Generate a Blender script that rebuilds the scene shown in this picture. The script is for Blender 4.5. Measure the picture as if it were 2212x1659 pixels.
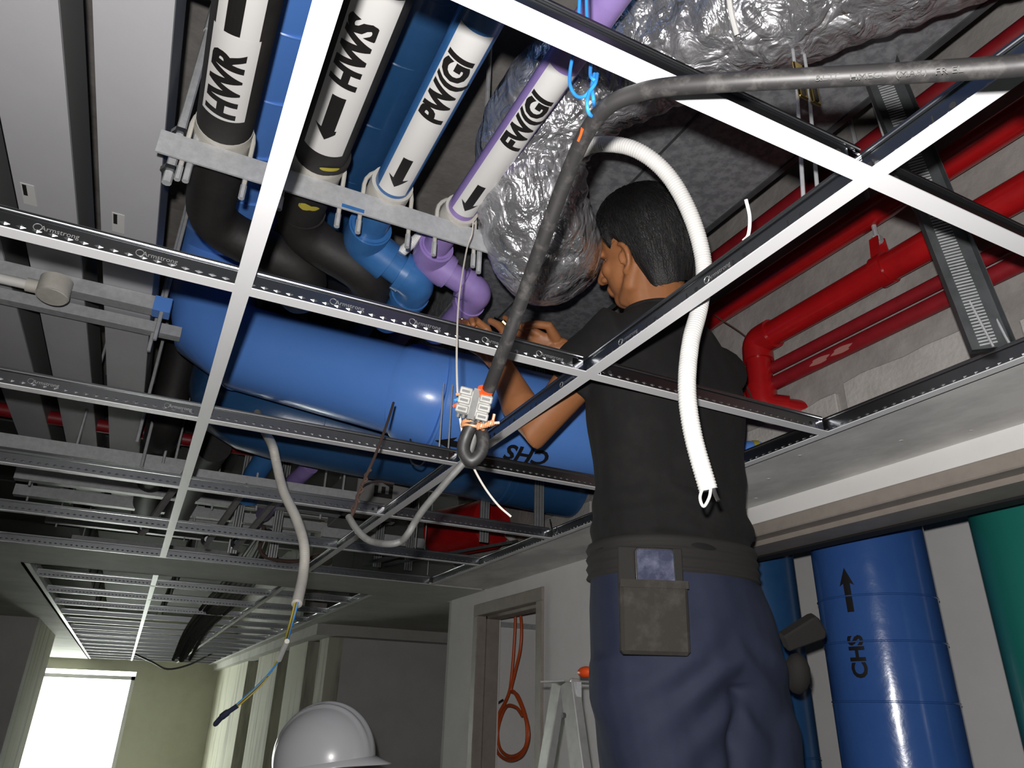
import bpy, bmesh, math, random
from mathutils import Vector as V, Matrix, noise
random.seed(7)
for o in list(bpy.data.objects): bpy.data.objects.remove(o)
S = bpy.context.scene
COL = S.collection
ZC = 1.68                      # height of the camera above the floor (m)
G = 2.2398                     # underside of the ceiling grid
def C(x, y, z): return V((x, y, z + ZC))

# ------------------------------------------------------------------ camera, light, exposure
cd = bpy.data.cameras.new('camera'); cam = bpy.data.objects.new('camera', cd); COL.objects.link(cam)
cam_r, cam_u, cam_f = V((0.895055, -0.445271, 0.024706)), V((-0.205301, -0.362235, 0.909196)), V((0.395889, 0.818853, 0.415634))
cam.matrix_world = Matrix(((cam_r.x, cam_u.x, -cam_f.x, 0), (cam_r.y, cam_u.y, -cam_f.y, 0), (cam_r.z, cam_u.z, -cam_f.z, ZC), (0, 0, 0, 1)))
cd.sensor_width = 36; cd.lens = 36 * 1559.37 / 2212; cd.clip_start = .02; cd.clip_end = 200
S.camera = cam
S.view_settings.view_transform = 'Standard'; S.view_settings.look = 'None'
S.view_settings.gamma = 1; S.view_settings.use_curve_mapping = False
S.view_settings.exposure = 0.0
W = bpy.data.worlds.new('daylight'); S.world = W; W.use_nodes = True
bg = W.node_tree.nodes['Background']; bg.inputs[0].default_value = (.93, 1, .9, 1); bg.inputs[1].default_value = 17.0
# the camera's own flash, a hand's breadth above and to the left of the lens
fl = bpy.data.lights.new('camera_flash', 'SPOT'); fl.spot_size = math.radians(104); fl.spot_blend = .22; fl.energy = 88; fl.shadow_soft_size = .010; fl.color = (1, .97, .95)
flo = bpy.data.objects.new('camera_flash', fl); COL.objects.link(flo)
flo.location = cam.matrix_world.translation - cam_r * .018 + cam_u * .051 - cam_f * .01
flo.rotation_euler = cam.matrix_world.to_euler()

# ------------------------------------------------------------------ materials
def mat(name, col, rough=.5, metal=0, bump=None, var=None, spec=.5, stretch=None, aniso=False, coat=0):
    m = bpy.data.materials.new(name); m.use_nodes = True
    nt = m.node_tree; b = nt.nodes['Principled BSDF']
    b.inputs['Base Color'].default_value = (*col, 1); b.inputs['Roughness'].default_value = rough
    b.inputs['Metallic'].default_value = metal; b.inputs['Specular IOR Level'].default_value = spec
    b.inputs['Coat Weight'].default_value = coat; b.inputs['Coat Roughness'].default_value = .12
    tc = nt.nodes.new('ShaderNodeTexCoord'); mp = nt.nodes.new('ShaderNodeMapping')
    nt.links.new(tc.outputs['Object'], mp.inputs[0])
    if stretch: mp.inputs['Scale'].default_value = stretch
    if var:
        sc, c2, lo, hi = var
        n = nt.nodes.new('ShaderNodeTexNoise'); n.inputs['Scale'].default_value = sc; n.inputs['Detail'].default_value = 6
        n.inputs['Roughness'].default_value = .65
        r = nt.nodes.new('ShaderNodeMapRange'); r.inputs[1].default_value = lo; r.inputs[2].default_value = hi
        x = nt.nodes.new('ShaderNodeMix'); x.data_type = 'RGBA'
        x.inputs[6].default_value = (*col, 1); x.inputs[7].default_value = (*c2, 1)
        nt.links.new(mp.outputs[0], n.inputs[0]); nt.links.new(n.outputs[0], r.inputs[0])
        nt.links.new(r.outputs[0], x.inputs[0]); nt.links.new(x.outputs[2], b.inputs['Base Color'])
    if bump:
        sc, st, di = bump
        n = nt.nodes.new('ShaderNodeTexNoise'); n.inputs['Scale'].default_value = sc; n.inputs['Detail'].default_value = 5
        bp = nt.nodes.new('ShaderNodeBump'); bp.inputs['Strength'].default_value = st; bp.inputs['Distance'].default_value = di
        nt.links.new(mp.outputs[0], n.inputs[0]); nt.links.new(n.outputs[0], bp.inputs['Height'])
        nt.links.new(bp.outputs[0], b.inputs['Normal'])
    return m
MT = {}
MT['white_paint'] = mat('white_painted_steel', (.80, .80, .81), .45)
MT['galv'] = mat('galvanised_steel', (.26, .27, .28), .32, 1, bump=(40, .12, .002))
MT['galv_bright'] = mat('glint_steel', (.70, .71, .73), .30, 1)  # lighter copy of the galvanised steel, flash glints put into its colour
MT['galv_dull'] = mat('dull_galvanised_steel', (.56, .57, .58), .5, .25, var=(60, (.45, .46, .47), .35, .65), bump=(120, .2, .001))
MT['zinc'] = mat('zinc_sheet', (.13, .14, .145), .5, .55, var=(14, (.09, .097, .10), .4, .62), bump=(60, .15, .001))
MT['spangle'] = mat('spangled_duct_sheet', (.30, .31, .325), .55, .25, var=(38, (.19, .197, .21), .42, .58))
MT['dark_duct'] = mat('shade_dark_duct', (.05, .05, .05), .85)  # duct sheet coloured near black so the far void stays dark
MT['ea_duct'] = mat('dull_duct_sheet', (.24, .24, .235), .7)
MT['trunk'] = mat('grey_trunking_paint', (.55, .55, .575), .6, var=(3, (.60, .60, .62), .3, .7), bump=(160, .05, .001))
MT['trunk_side'] = mat('darker_trunking_side', (.26, .265, .265), .5, .1)  # trunking body and sides, darker than the lid
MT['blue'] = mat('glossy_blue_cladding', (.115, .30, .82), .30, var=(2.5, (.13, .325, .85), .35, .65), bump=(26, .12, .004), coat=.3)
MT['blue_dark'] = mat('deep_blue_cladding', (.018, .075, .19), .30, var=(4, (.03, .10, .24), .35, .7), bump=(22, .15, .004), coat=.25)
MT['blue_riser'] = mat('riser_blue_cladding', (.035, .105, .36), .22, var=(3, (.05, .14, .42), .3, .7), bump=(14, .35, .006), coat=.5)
MT['blue_pipe'] = mat('blue_pipe_paint', (.045, .17, .42), .35, var=(9, (.03, .12, .33), .4, .7), coat=.2)
MT['purple'] = mat('lilac_pipe_paint', (.34, .24, .56), .38, var=(12, (.28, .19, .47), .4, .7), coat=.15)
MT['rubber'] = mat('black_rubber_insulation', (.0135, .012, .0115), .62, var=(7, (.026, .023, .021), .45, .7), bump=(70, .25, .002))
MT['label'] = mat('white_vinyl', (.78, .77, .75), .4)
MT['ink'] = mat('black_ink', (.012, .010, .010), .5)
MT['red'] = mat('red_pipe_paint', (.42, .008, .010), .3, var=(14, (.33, .006, .008), .4, .7), coat=.25)
MT['red_worn'] = mat('worn_red_pipe_paint', (.26, .010, .016), .45, var=(24, (.20, .008, .012), .4, .7))
MT['concrete'] = mat('raw_concrete', (.38, .36, .34), .9, var=(5, (.26, .245, .23), .38, .68), bump=(24, .5, .01))
MT['slab'] = mat('slab_soffit_concrete', (.40, .375, .35), .9, var=(6, (.27, .25, .235), .38, .68), bump=(18, .5, .01))
MT['block'] = mat('lightweight_block', (.52, .50, .47), .95, bump=(90, .6, .004), var=(12, (.42, .40, .37), .4, .7))
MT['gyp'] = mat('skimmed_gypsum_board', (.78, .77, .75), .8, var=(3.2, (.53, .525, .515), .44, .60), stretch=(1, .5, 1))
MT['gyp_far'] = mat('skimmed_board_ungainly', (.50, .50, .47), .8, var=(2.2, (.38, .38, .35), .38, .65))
MT['wallpaint'] = mat('primed_wall', (.84, .83, .815), .85, var=(2.0, (.74, .73, .715), .4, .75))
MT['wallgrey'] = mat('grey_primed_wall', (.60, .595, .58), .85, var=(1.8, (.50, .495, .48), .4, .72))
MT['cream_wall'] = mat('cream_wall', (.62, .62, .50), .85, var=(1.4, (.5, .5, .38), .4, .75))
MT['stained'] = mat('stained_board_wall', (.52, .52, .42), .8, var=(7, (.22, .21, .17), .5, .72), stretch=(1, 1, .12))
MT['frame'] = mat('brown_primed_frame', (.33, .29, .255), .55, var=(20, (.28, .245, .215), .4, .7))
MT['white_pvc'] = mat('white_pvc', (.78, .77, .74), .45)
MT['cream_pvc'] = mat('cream_pvc', (.62, .60, .54), .5, var=(16, (.5, .47, .42), .45, .7))
MT['black'] = mat('black_void', (.012, .012, .013), .8)
MT['cable'] = mat('dusty_black_cable', (.022, .021, .021), .5, var=(60, (.07, .067, .064), .5, .75), stretch=(1, 1, 1))
MT['cable_grey'] = mat('grey_cable', (.12, .12, .115), .6, var=(40, (.07, .07, .066), .4, .7))
MT['skin'] = mat('brown_skin', (.40, .165, .066), .5, var=(10, (.33, .13, .05), .35, .7), bump=(160, .08, .001))
MT['hair'] = mat('black_hair', (.006, .0055, .0055), .55, bump=(420, .5, .002), stretch=(1, 1, .08))
MT['shirt'] = mat('black_cotton', (.0062, .0058, .0058), .9, var=(14, (.014, .013, .0125), .5, .8), bump=(320, .2, .001))
MT['trouser'] = mat('navy_work_cloth', (.016, .022, .050), .8, var=(10, (.022, .029, .060), .4, .75), bump=(420, .15, .0008))
MT['belt'] = mat('black_webbing', (.022, .020, .018), .85, bump=(300, .3, .001))
MT['pouch'] = mat('dusty_canvas_pouch', (.036, .032, .027), .9, var=(22, (.075, .068, .06), .48, .78), bump=(380, .35, .001))
MT['screen'] = mat('dusty_phone_glass', (.06, .065, .11), .12, var=(38, (.17, .18, .26), .42, .72), coat=.6)
MT['chrome'] = mat('polished_metal', (.7, .7, .72), .12, 1)
MT['orange'] = mat('orange_cable', (.62, .10, .02), .45)
MT['orange_red'] = mat('orange_plastic', (.80, .09, .015), .4)
MT['teal'] = mat('teal_cladding', (.018, .20, .16), .35, coat=.2, bump=(14, .2, .005))
MT['helmet'] = mat('white_helmet_shell', (.55, .555, .57), .28, coat=.3)
MT['alu'] = mat('brushed_aluminium', (.62, .62, .61), .38, .7, var=(30, (.5, .5, .49), .4, .7))
MT['copper'] = mat('copper_colour_wire', (.55, .25, .12), .4)
MT['blue_wire'] = mat('bright_blue_wire', (.03, .25, .72), .4)
MT['rope'] = mat('white_cord', (.62, .58, .52), .8, bump=(600, .6, .001))
MT['rust'] = mat('brown_flex', (.09, .055, .04), .6)
MT['yellow'] = mat('yellow_paint', (.48, .40, .05), .7)
MT['brass'] = mat('brass', (.75, .55, .18), .25, 1)
MT['tool_red'] = mat('red_tool_grip', (.34, .012, .010), .35, coat=.3)
MT['plug_grey'] = mat('grey_connector_plastic', (.27, .27, .25), .55, var=(50, (.16, .16, .15), .45, .7))
MT['dust'] = mat('settled_dust', (.38, .16, .14), .95)
def foil():
    m = mat('crumpled_foil', (.58, .58, .60), .30, .8)
    nt = m.node_tree; b = nt.nodes['Principled BSDF']
    tc = nt.nodes.new('ShaderNodeTexCoord'); hs = []
    def ridge(scale, dist, amp, stretch):
        mp = nt.nodes.new('ShaderNodeMapping'); mp.inputs['Scale'].default_value = stretch; mp.inputs['Rotation'].default_value = (.5, .4, .3)
        nt.links.new(tc.outputs['Object'], mp.inputs[0])
        n = nt.nodes.new('ShaderNodeTexNoise'); n.inputs['Scale'].default_value = scale; n.inputs['Detail'].default_value = 3; n.inputs['Distortion'].default_value = dist
        a = nt.nodes.new('ShaderNodeMath'); a.operation = 'SUBTRACT'; a.inputs[1].default_value = .5
        c = nt.nodes.new('ShaderNodeMath'); c.operation = 'ABSOLUTE'; d = nt.nodes.new('ShaderNodeMath'); d.operation = 'MULTIPLY'; d.inputs[1].default_value = amp
        nt.links.new(mp.outputs[0], n.inputs[0]); nt.links.new(n.outputs[0], a.inputs[0]); nt.links.new(a.outputs[0], c.inputs[0]); nt.links.new(c.outputs[0], d.inputs[0])
        hs.append(d); return n
    ridge(7, .8, 2.6, (1, 1, .4)); n1 = ridge(17, 1.2, .9, (1, 1, .5)); ridge(48, .8, .16, (1, 1, .7))
    h = hs[0]
    for k in hs[1:]:
        ad = nt.nodes.new('ShaderNodeMath'); ad.operation = 'ADD'; nt.links.new(h.outputs[0], ad.inputs[0]); nt.links.new(k.outputs[0], ad.inputs[1]); h = ad
    bp = nt.nodes.new('ShaderNodeBump'); bp.inputs['Strength'].default_value = 1.0; bp.inputs['Distance'].default_value = .022
    nt.links.new(h.outputs[0], bp.inputs['Height']); nt.links.new(bp.outputs[0], b.inputs['Normal'])
    rr = nt.nodes.new('ShaderNodeMapRange'); rr.inputs[1].default_value = .35; rr.inputs[2].default_value = .65; rr.inputs[3].default_value = .16; rr.inputs[4].default_value = .55
    nt.links.new(n1.outputs[0], rr.inputs[0]); nt.links.new(rr.outputs[0], b.inputs['Roughness'])
    return m
MT['foil'] = foil()

# ------------------------------------------------------------------ mesh helpers
class MB:
    def __init__(s): s.v = []; s.f = []
    def add(s, vs, fs):
        n = len(s.v); s.v += [V(p) for p in vs]; s.f += [tuple(i + n for i in f) for f in fs]; return s
    def box(s, a, b):
        (x0, y0, z0), (x1, y1, z1) = a, b
        return s.add([(x0, y0, z0), (x1, y0, z0), (x1, y1, z0), (x0, y1, z0), (x0, y0, z1), (x1, y0, z1), (x1, y1, z1), (x0, y1, z1)],
                     [(0, 3, 2, 1), (4, 5, 6, 7), (0, 1, 5, 4), (1, 2, 6, 5), (2, 3, 7, 6), (3, 0, 4, 7)])
    def obox(s, c, ax, ay, az):                       # oriented box: centre and three half-axis vectors
        c, ax, ay, az = V(c), V(ax), V(ay), V(az)
        k = [(-1, -1, -1), (1, -1, -1), (1, 1, -1), (-1, 1, -1), (-1, -1, 1), (1, -1, 1), (1, 1, 1), (-1, 1, 1)]
        return s.add([c + ax * i + ay * j + az * l for i, j, l in k], [(0, 3, 2, 1), (4, 5, 6, 7), (0, 1, 5, 4), (1, 2, 6, 5), (2, 3, 7, 6), (3, 0, 4, 7)])
    def bar(s, p, q, w, h, up=(0, 0, 1)):             # rectangular bar from p to q
        p, q = V(p), V(q); d = (q - p); l = d.length; d.normalize()
        a = d.cross(V(up)); a.normalize(); b = a.cross(d)
        return s.obox((p + q) / 2, d * l / 2, a * w / 2, b * h / 2)
    def prism(s, prof, o, a, b, d):                   # profile (u,v) in axes a,b swept along d from o
        o, a, b, d = V(o), V(a), V(b), V(d); n = len(prof)
        vs = [o + a * u + b * w for u, w in prof]; vs += [p + d for p in vs]
        return s.add(vs, [(i, (i + 1) % n, (i + 1) % n + n, i + n) for i in range(n)] + [tuple(range(n - 1, -1, -1)), tuple(range(n, 2 * n))])
    def tube(s, pts, r, n=12, caps=True, round_caps=False, fn=None, ell=None, up=None):
        pts = [V(p) for p in pts]; m = len(pts)
        rs = list(r) if hasattr(r, '__len__') else [r] * m
        if round_caps:
            d0 = (pts[0] - pts[1]).normalized(); d1 = (pts[-1] - pts[-2]).normalized()
            a = [(.5, .87), (.86, .5), (.99, .15)]
            pts = [pts[0] + d0 * rs[0] * t for t, _ in reversed(a)] + pts + [pts[-1] + d1 * rs[-1] * t for t, _ in a]
            rs = [rs[0] * k for _, k in reversed(a)] + rs + [rs[-1] * k for _, k in a]; m = len(pts)
        tg = [(pts[min(i + 1, m - 1)] - pts[max(i - 1, 0)]).normalized() for i in range(m)]
        u = V(up) if up else (V((0, 0, 1)) if abs(tg[0].z) < .9 else V((1, 0, 0)))
        u = (u - tg[0] * u.dot(tg[0])).normalized(); vs = []
        for i in range(m):
            u = u - tg[i] * u.dot(tg[i])
            u.normalize(); w = tg[i].cross(u)
            for k in range(n):
                t = 2 * math.pi * k / n; rr = rs[i] * (fn(i, k, t) if fn else 1)
                e = ell or (1, 1)
                vs.append(pts[i] + u * (math.cos(t) * rr * e[0]) + w * (math.sin(t) * rr * e[1]))
        fs = [(i * n + k, i * n + (k + 1) % n, (i + 1) * n + (k + 1) % n, (i + 1) * n + k) for i in range(m - 1) for k in range(n)]
        if caps: fs += [tuple(range(n - 1, -1, -1)), tuple((m - 1) * n + k for k in range(n))]
        return s.add(vs, fs)
    def ellip(s, c, ax, ay, az, n=20, m=12):
        c, ax, ay, az = V(c), V(ax), V(ay), V(az); vs = [c + az]
        for j in range(1, m):
            p = math.pi * j / m
            for k in range(n):
                t = 2 * math.pi * k / n
                vs.append(c + az * math.cos(p) + (ax * math.cos(t) + ay * math.sin(t)) * math.sin(p))
        vs.append(c - az); fs = [(0, 1 + k, 1 + (k + 1) % n) for k in range(n)]
        for j in range(m - 2):
            for k in range(n):
                a = 1 + j * n; fs.append((a + k, a + n + k, a + n + (k + 1) % n, a + (k + 1) % n))
        a = 1 + (m - 2) * n; l = len(vs) - 1
        fs += [(a + k, l, a + (k + 1) % n) for k in range(n)]
        return s.add(vs, fs)
    def lathe(s, prof, o, axis, n=24):                # prof: (dist along axis, radius)
        return s.tube([V(o) + V(axis).normalized() * t for t, _ in prof], [max(r, 1e-4) for _, r in prof], n)
    def loft(s, rings):                               # rings: lists of equal length
        n = len(rings[0]); vs = [p for r in rings for p in r]; m = len(rings)
        fs = [(i * n + k, i * n + (k + 1) % n, (i + 1) * n + (k + 1) % n, (i + 1) * n + k) for i in range(m - 1) for k in range(n)]
        return s.add(vs, fs + [tuple(range(n - 1, -1, -1)), tuple((m - 1) * n + k for k in range(n))])
    def build(s, name, m, parent=None, smooth=False, bevel=0, auto=None):
        off = V((0, 0, 0)); p = parent
        while p: off += p.location; p = p.parent
        me = bpy.data.meshes.new(name); me.from_pydata([tuple(p - off) for p in s.v], [], s.f); me.update()
        bm = bmesh.new(); bm.from_mesh(me); bmesh.ops.recalc_face_normals(bm, faces=bm.faces)
        if bevel: bmesh.ops.bevel(bm, geom=list(bm.edges), offset=bevel, segments=1, affect='EDGES', clamp_overlap=True)
        bm.to_mesh(me); bm.free()
        if smooth:
            me.polygons.foreach_set('use_smooth', [True] * len(me.polygons))
            if smooth != 'all': me.set_sharp_from_angle(angle=math.radians(40))
        me.materials.append(MT[m]); o = bpy.data.objects.new(name, me); COL.objects.link(o)
        if parent: o.parent = parent
        return o
def tag(o, label=None, cat=None, group=None, kind=None):
    if label: o['label'] = label
    if cat: o['category'] = cat
    if group: o['group'] = group
    if kind: o['kind'] = kind
    return o
def thing(name, label, cat, loc=(0, 0, 0), group=None):
    o = bpy.data.objects.new(name, None); COL.objects.link(o); o.location = loc; o.empty_display_size = .05
    return tag(o, label, cat, group)
def struct(o): o['kind'] = 'structure'; return o
def curve(pts, n=8):                                  # Catmull-Rom through the points
    pts = [V(p) for p in pts]; P = [pts[0] * 2 - pts[1]] + pts + [pts[-1] * 2 - pts[-2]]; out = []
    for i in range(1, len(P) - 2):
        a, b, c, d = P[i - 1:i + 3]
        for k in range(n):
            t = k / n
            out.append(.5 * ((2 * b) + (c - a) * t + (2 * a - 5 * b + 4 * c - d) * t * t + (3 * b - a - 3 * c + d) * t ** 3))
    return out + [pts[-1]]
def fillet(pts, r, n=6):                              # straight runs with rounded elbows
    pts = [V(p) for p in pts]; out = [pts[0]]
    for i in range(1, len(pts) - 1):
        a, b, c = pts[i - 1:i + 2]; d0 = (a - b).normalized(); d1 = (c - b).normalized()
        l = min(r, (a - b).length * .48, (c - b).length * .48); p0, p1 = b + d0 * l, b + d1 * l
        for k in range(n + 1):
            t = k / n; out.append(p0.lerp(b, t).lerp(b.lerp(p1, t), t))
    return out + [pts[-1]]
_tc = {}
def text_mesh(s, size, shear=0, bold=0):
    key = (s, size, shear, bold)
    if key in _tc: return _tc[key]
    c = bpy.data.curves.new('t', 'FONT'); c.body = s; c.size = size; c.shear = shear; c.offset = bold; c.align_x = 'CENTER'; c.align_y = 'CENTER'
    c.resolution_u = 3
    o = bpy.data.objects.new('t', c); COL.objects.link(o); bpy.context.view_layer.update()
    me = bpy.data.meshes.new_from_object(o.evaluated_get(bpy.context.evaluated_depsgraph_get()))
    v = [p.co.copy() for p in me.vertices]; f = [tuple(p.vertices) for p in me.polygons]
    bpy.data.objects.remove(o); bpy.data.curves.remove(c); bpy.data.meshes.remove(me)
    _tc[key] = (v, f); return _tc[key]
def flat_text(s, size, c, ax, ay, shear=0, bold=0, sx=1):
    v, f = text_mesh(s, size, shear, bold); c, ax, ay = V(c), V(ax), V(ay)
    return MB().add([c + ax * p.x * sx + ay * p.y for p in v], f)
def on_pipe(vf, o, axis, out, r, lift=.0012):
    """wrap flat (u,v) shapes on a cylinder: u runs along axis from o, v around it from direction out"""
    v, f = vf; bm = bmesh.new(); vs = [bm.verts.new((p[0], p[1], 0)) for p in v]
    for q in f:
        try: bm.faces.new([vs[i] for i in q])
        except ValueError: pass
    ys = [p[1] for p in v]; st = .006; y = math.ceil(min(ys) / st) * st
    while y < max(ys):
        bmesh.ops.bisect_plane(bm, geom=bm.verts[:] + bm.edges[:] + bm.faces[:], plane_co=(0, y, 0), plane_no=(0, 1, 0)); y += st
    bm.verts.index_update(); axis = V(axis).normalized(); out = V(out).normalized(); m = MB()
    R2 = r + lift; t = out.cross(axis)
    m.add([V(o) + axis * p.co.x + out * (math.cos(p.co.y / r) * R2) + t * (math.sin(p.co.y / r) * R2) for p in bm.verts],
          [tuple(q.index for q in g.verts) for g in bm.faces])
    bm.free(); return m
def rect(u0, u1, v0, v1): return ([V((u0, v0, 0)), V((u1, v0, 0)), V((u1, v1, 0)), V((u0, v1, 0))], [(0, 1, 2, 3)])
def arrow(u0, u1, w, hw, hl):                         # flat arrow, tip at u1
    d = 1 if u1 > u0 else -1; n = u1 - d * hl
    return ([V((u0, -w, 0)), V((n, -w, 0)), V((n, w, 0)), V((u0, w, 0)), V((n - d * hl * .15, -hw, 0)), V((u1, 0, 0)), V((n - d * hl * .15, hw, 0))], [(0, 1, 2, 3), (4, 5, 6, 2, 1)])
def shift(vf, du=0, dv=0, su=1): return ([V((p[0] * su + du, p[1] + dv, 0)) for p in vf[0]], vf[1])
def remesh(mb, voxel, smooth=4):
    me = bpy.data.meshes.new('r'); me.from_pydata([tuple(p) for p in mb.v], [], mb.f)
    o = bpy.data.objects.new('r', me); COL.objects.link(o)
    r = o.modifiers.new('r', 'REMESH'); r.mode = 'VOXEL'; r.voxel_size = voxel
    if smooth: k = o.modifiers.new('s', 'SMOOTH'); k.iterations = smooth; k.factor = .5
    bpy.context.view_layer.update()
    m2 = bpy.data.meshes.new_from_object(o.evaluated_get(bpy.context.evaluated_depsgraph_get()))
    out = MB(); out.v = [p.co.copy() for p in m2.vertices]; out.f = [tuple(p.vertices) for p in m2.polygons]
    bpy.data.objects.remove(o); bpy.data.meshes.remove(me); bpy.data.meshes.remove(m2)
    return out
X, Y, Z = V((1, 0, 0)), V((0, 1, 0)), V((0, 0, 1))

# ------------------------------------------------------------------ the building shell
def sbox(name, a, b, m, bevel=0): return struct(MB().box(C(*a), C(*b)).build(name, m, bevel=bevel))
sbox('floor', (-3, -3.5, -1.78), (4.5, 13.5, -1.68), 'concrete')
sbox('ceiling', (-3, -3.5, 1.75), (4.5, 13.5, 1.9), 'slab')
sbox('wall_back', (-3, -3.6, -1.68), (4.5, -3.5, 1.75), 'wallgrey')
sbox('wall_left', (-3.1, -3.6, -1.68), (-3, 13.5, 1.75), 'concrete')
m = MB()                                              # right wall with the riser opening and the store door opening
def wx(y0, y1, z0, z1): m.box(C(1.52, y0, z0), C(1.66, y1, z1))
wx(-3.5, .30, -1.68, .50); wx(-3.5, 3.83, .50, 1.75); wx(1.76, 2.78, -1.68, .50); wx(3.49, 3.83, -1.68, .50)
wr = struct(m.build('wall_right', 'wallpaint'))
# bare concrete and block face above the suspended ceiling
m = MB(); ys = [i * .05 for i in range(-2, 77)]; zs = [.80 + .05 * i for i in range(20)]
def rough(y, z): return 1.520 - .006 + .006 * noise.noise(V((y * 5, z * 5, 3)))
m.add([C(rough(y, z), y, z) for y in ys for z in zs] + [C(1.525, y, z) for y in ys for z in zs],
      [(i * 20 + j, i * 20 + j + 1, (i + 1) * 20 + j + 1, (i + 1) * 20 + j) for i in range(len(ys) - 1) for j in range(19)])
m.build('concrete_beam_face', 'concrete', wr, smooth='all')
yb = -.1
for k, (w, zt) in enumerate([(.42, .80), (.40, .78), (.44, .815), (.38, .79), (.42, .80), (.40, .80), (.42, .79), (.4, .80), (.4, .8)]):
    bm_ = MB(); n = 7; ring = []
    top = [(yb + .012 + (w - .024) * i / n, zt - .012 + .012 * noise.noise(V((yb * 3 + i * .9, k, 0)))) for i in range(n + 1)]
    prof = [(yb + .012, .565), (yb + w - .012, .565)] + top[::-1]
    bm_.prism([(a, b + ZC) for a, b in prof], (1.503 - .004 * (k % 2), 0, 0), Y, Z, (.018, 0, 0)).build('block', 'block', wr, bevel=.003)
    yb += w
m = MB()                                              # smeared mortar between the blocks and the beam
n = 40
m.add([C(1.512 + .004 * noise.noise(V((i * .7, j, 9))), .0 + i * .09, .56 + j * .06) for i in range(n) for j in range(5)],
      [(i * 5 + j, i * 5 + j + 1, (i + 1) * 5 + j + 1, (i + 1) * 5 + j) for i in range(n - 1) for j in range(4)])
m.build('mortar_bed', 'concrete', wr, smooth='all')
# riser shaft behind the opening
sbox('wall_shaft_back', (2.45, -.6, -1.68), (2.55, 2.4, 1.75), 'wallpaint')
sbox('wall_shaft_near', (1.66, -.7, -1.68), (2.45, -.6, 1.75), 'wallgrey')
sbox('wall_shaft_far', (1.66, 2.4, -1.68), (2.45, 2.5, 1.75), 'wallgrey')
# store room behind the door
sbox('wall_store_back', (2.02, 2.5, -1.68), (2.12, 3.83, 1.75), 'wallpaint')
sbox('wall_store_end', (1.66, 3.70, -1.68), (2.02, 3.83, 1.75), 'wallpaint')
sbox('trim_1', (1.67, 3.685, .425), (2.02, 3.70, .452), 'galv_dull')
# gypsum soffits round the ceiling grid
m = MB().box(C(1.245, -3.5, .5598), C(1.52, 3.36, .572)); m.build('trim_2', 'gyp')['kind'] = 'structure'
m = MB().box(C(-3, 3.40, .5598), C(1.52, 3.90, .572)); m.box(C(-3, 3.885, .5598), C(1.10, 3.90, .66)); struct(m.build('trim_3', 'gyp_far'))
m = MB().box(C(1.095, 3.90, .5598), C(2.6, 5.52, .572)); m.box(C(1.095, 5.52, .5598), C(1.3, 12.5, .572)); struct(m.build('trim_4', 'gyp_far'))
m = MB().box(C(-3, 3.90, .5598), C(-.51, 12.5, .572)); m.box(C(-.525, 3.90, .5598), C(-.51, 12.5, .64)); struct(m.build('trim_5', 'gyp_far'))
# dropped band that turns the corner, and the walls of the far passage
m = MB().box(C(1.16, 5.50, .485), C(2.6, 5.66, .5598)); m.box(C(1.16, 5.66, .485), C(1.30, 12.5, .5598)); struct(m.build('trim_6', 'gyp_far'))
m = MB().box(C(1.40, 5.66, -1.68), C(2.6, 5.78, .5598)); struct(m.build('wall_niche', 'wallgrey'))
sbox('wall_niche_upper', (1.08, 5.66, .572), (2.6, 5.78, 1.75), 'slab')
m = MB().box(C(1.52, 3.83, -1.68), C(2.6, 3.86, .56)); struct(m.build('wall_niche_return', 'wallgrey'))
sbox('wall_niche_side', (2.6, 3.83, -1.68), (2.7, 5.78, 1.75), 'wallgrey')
m = MB()
for y0, y1 in ((5.66, 5.95), (6.15, 6.9), (7.4, 8.6), (9.4, 12.5)): m.box(C(1.24 + (.05 if y0 < 6 else 0), y0, -1.68), C(1.40, y1, .485))
struct(m.build('wall_far_right', 'stained'))
sbox('wall_far_right_back', (1.40, 5.78, -1.68), (1.5, 12.5, 1.75), 'wallgrey')
m = MB().box(C(.13, 12.5, -1.68), C(1.5, 12.62, 1.75)); m.box(C(-3, 12.5, .42), C(.13, 12.62, 1.75)); m.box(C(-3, 12.5, -1.68), C(-1.25, 12.62, .42))
struct(m.build('wall_far', 'cream_wall'))
sbox('wall_far_left', (-3, 6.55, -1.68), (-.66, 6.75, .56), 'wallgrey')
sbox('wall_far_left_pier', (-.78, 6.75, -1.68), (-.66, 8.2, .56), 'stained')
w1 = struct(bpy.data.objects.new('window_1', None)); COL.objects.link(w1)
for a_ in (((-1.25, 12.52, -1.68), (-1.2, 12.58, .36)), ((.08, 12.52, -1.68), (.13, 12.58, .36)), ((-1.25, 12.52, .31), (.13, 12.58, .36))): MB().box(C(*a_[0]), C(*a_[1])).build('window_frame', 'white_paint', w1)
# screw heads in the soffit
t2 = bpy.data.objects['trim_2']
for y, x in ((1.13, 1.29), (.84, 1.47), (.62, 1.33), (1.45, 1.46), (1.9, 1.3), (2.4, 1.45), (.95, 1.40), (1.30, 1.36)):
    MB().lathe([(-.0012, .0045), (.002, .005)], C(x, y, .5598), (0, 0, 1), 10).build('screw_head', 'galv_dull', t2)
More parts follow.
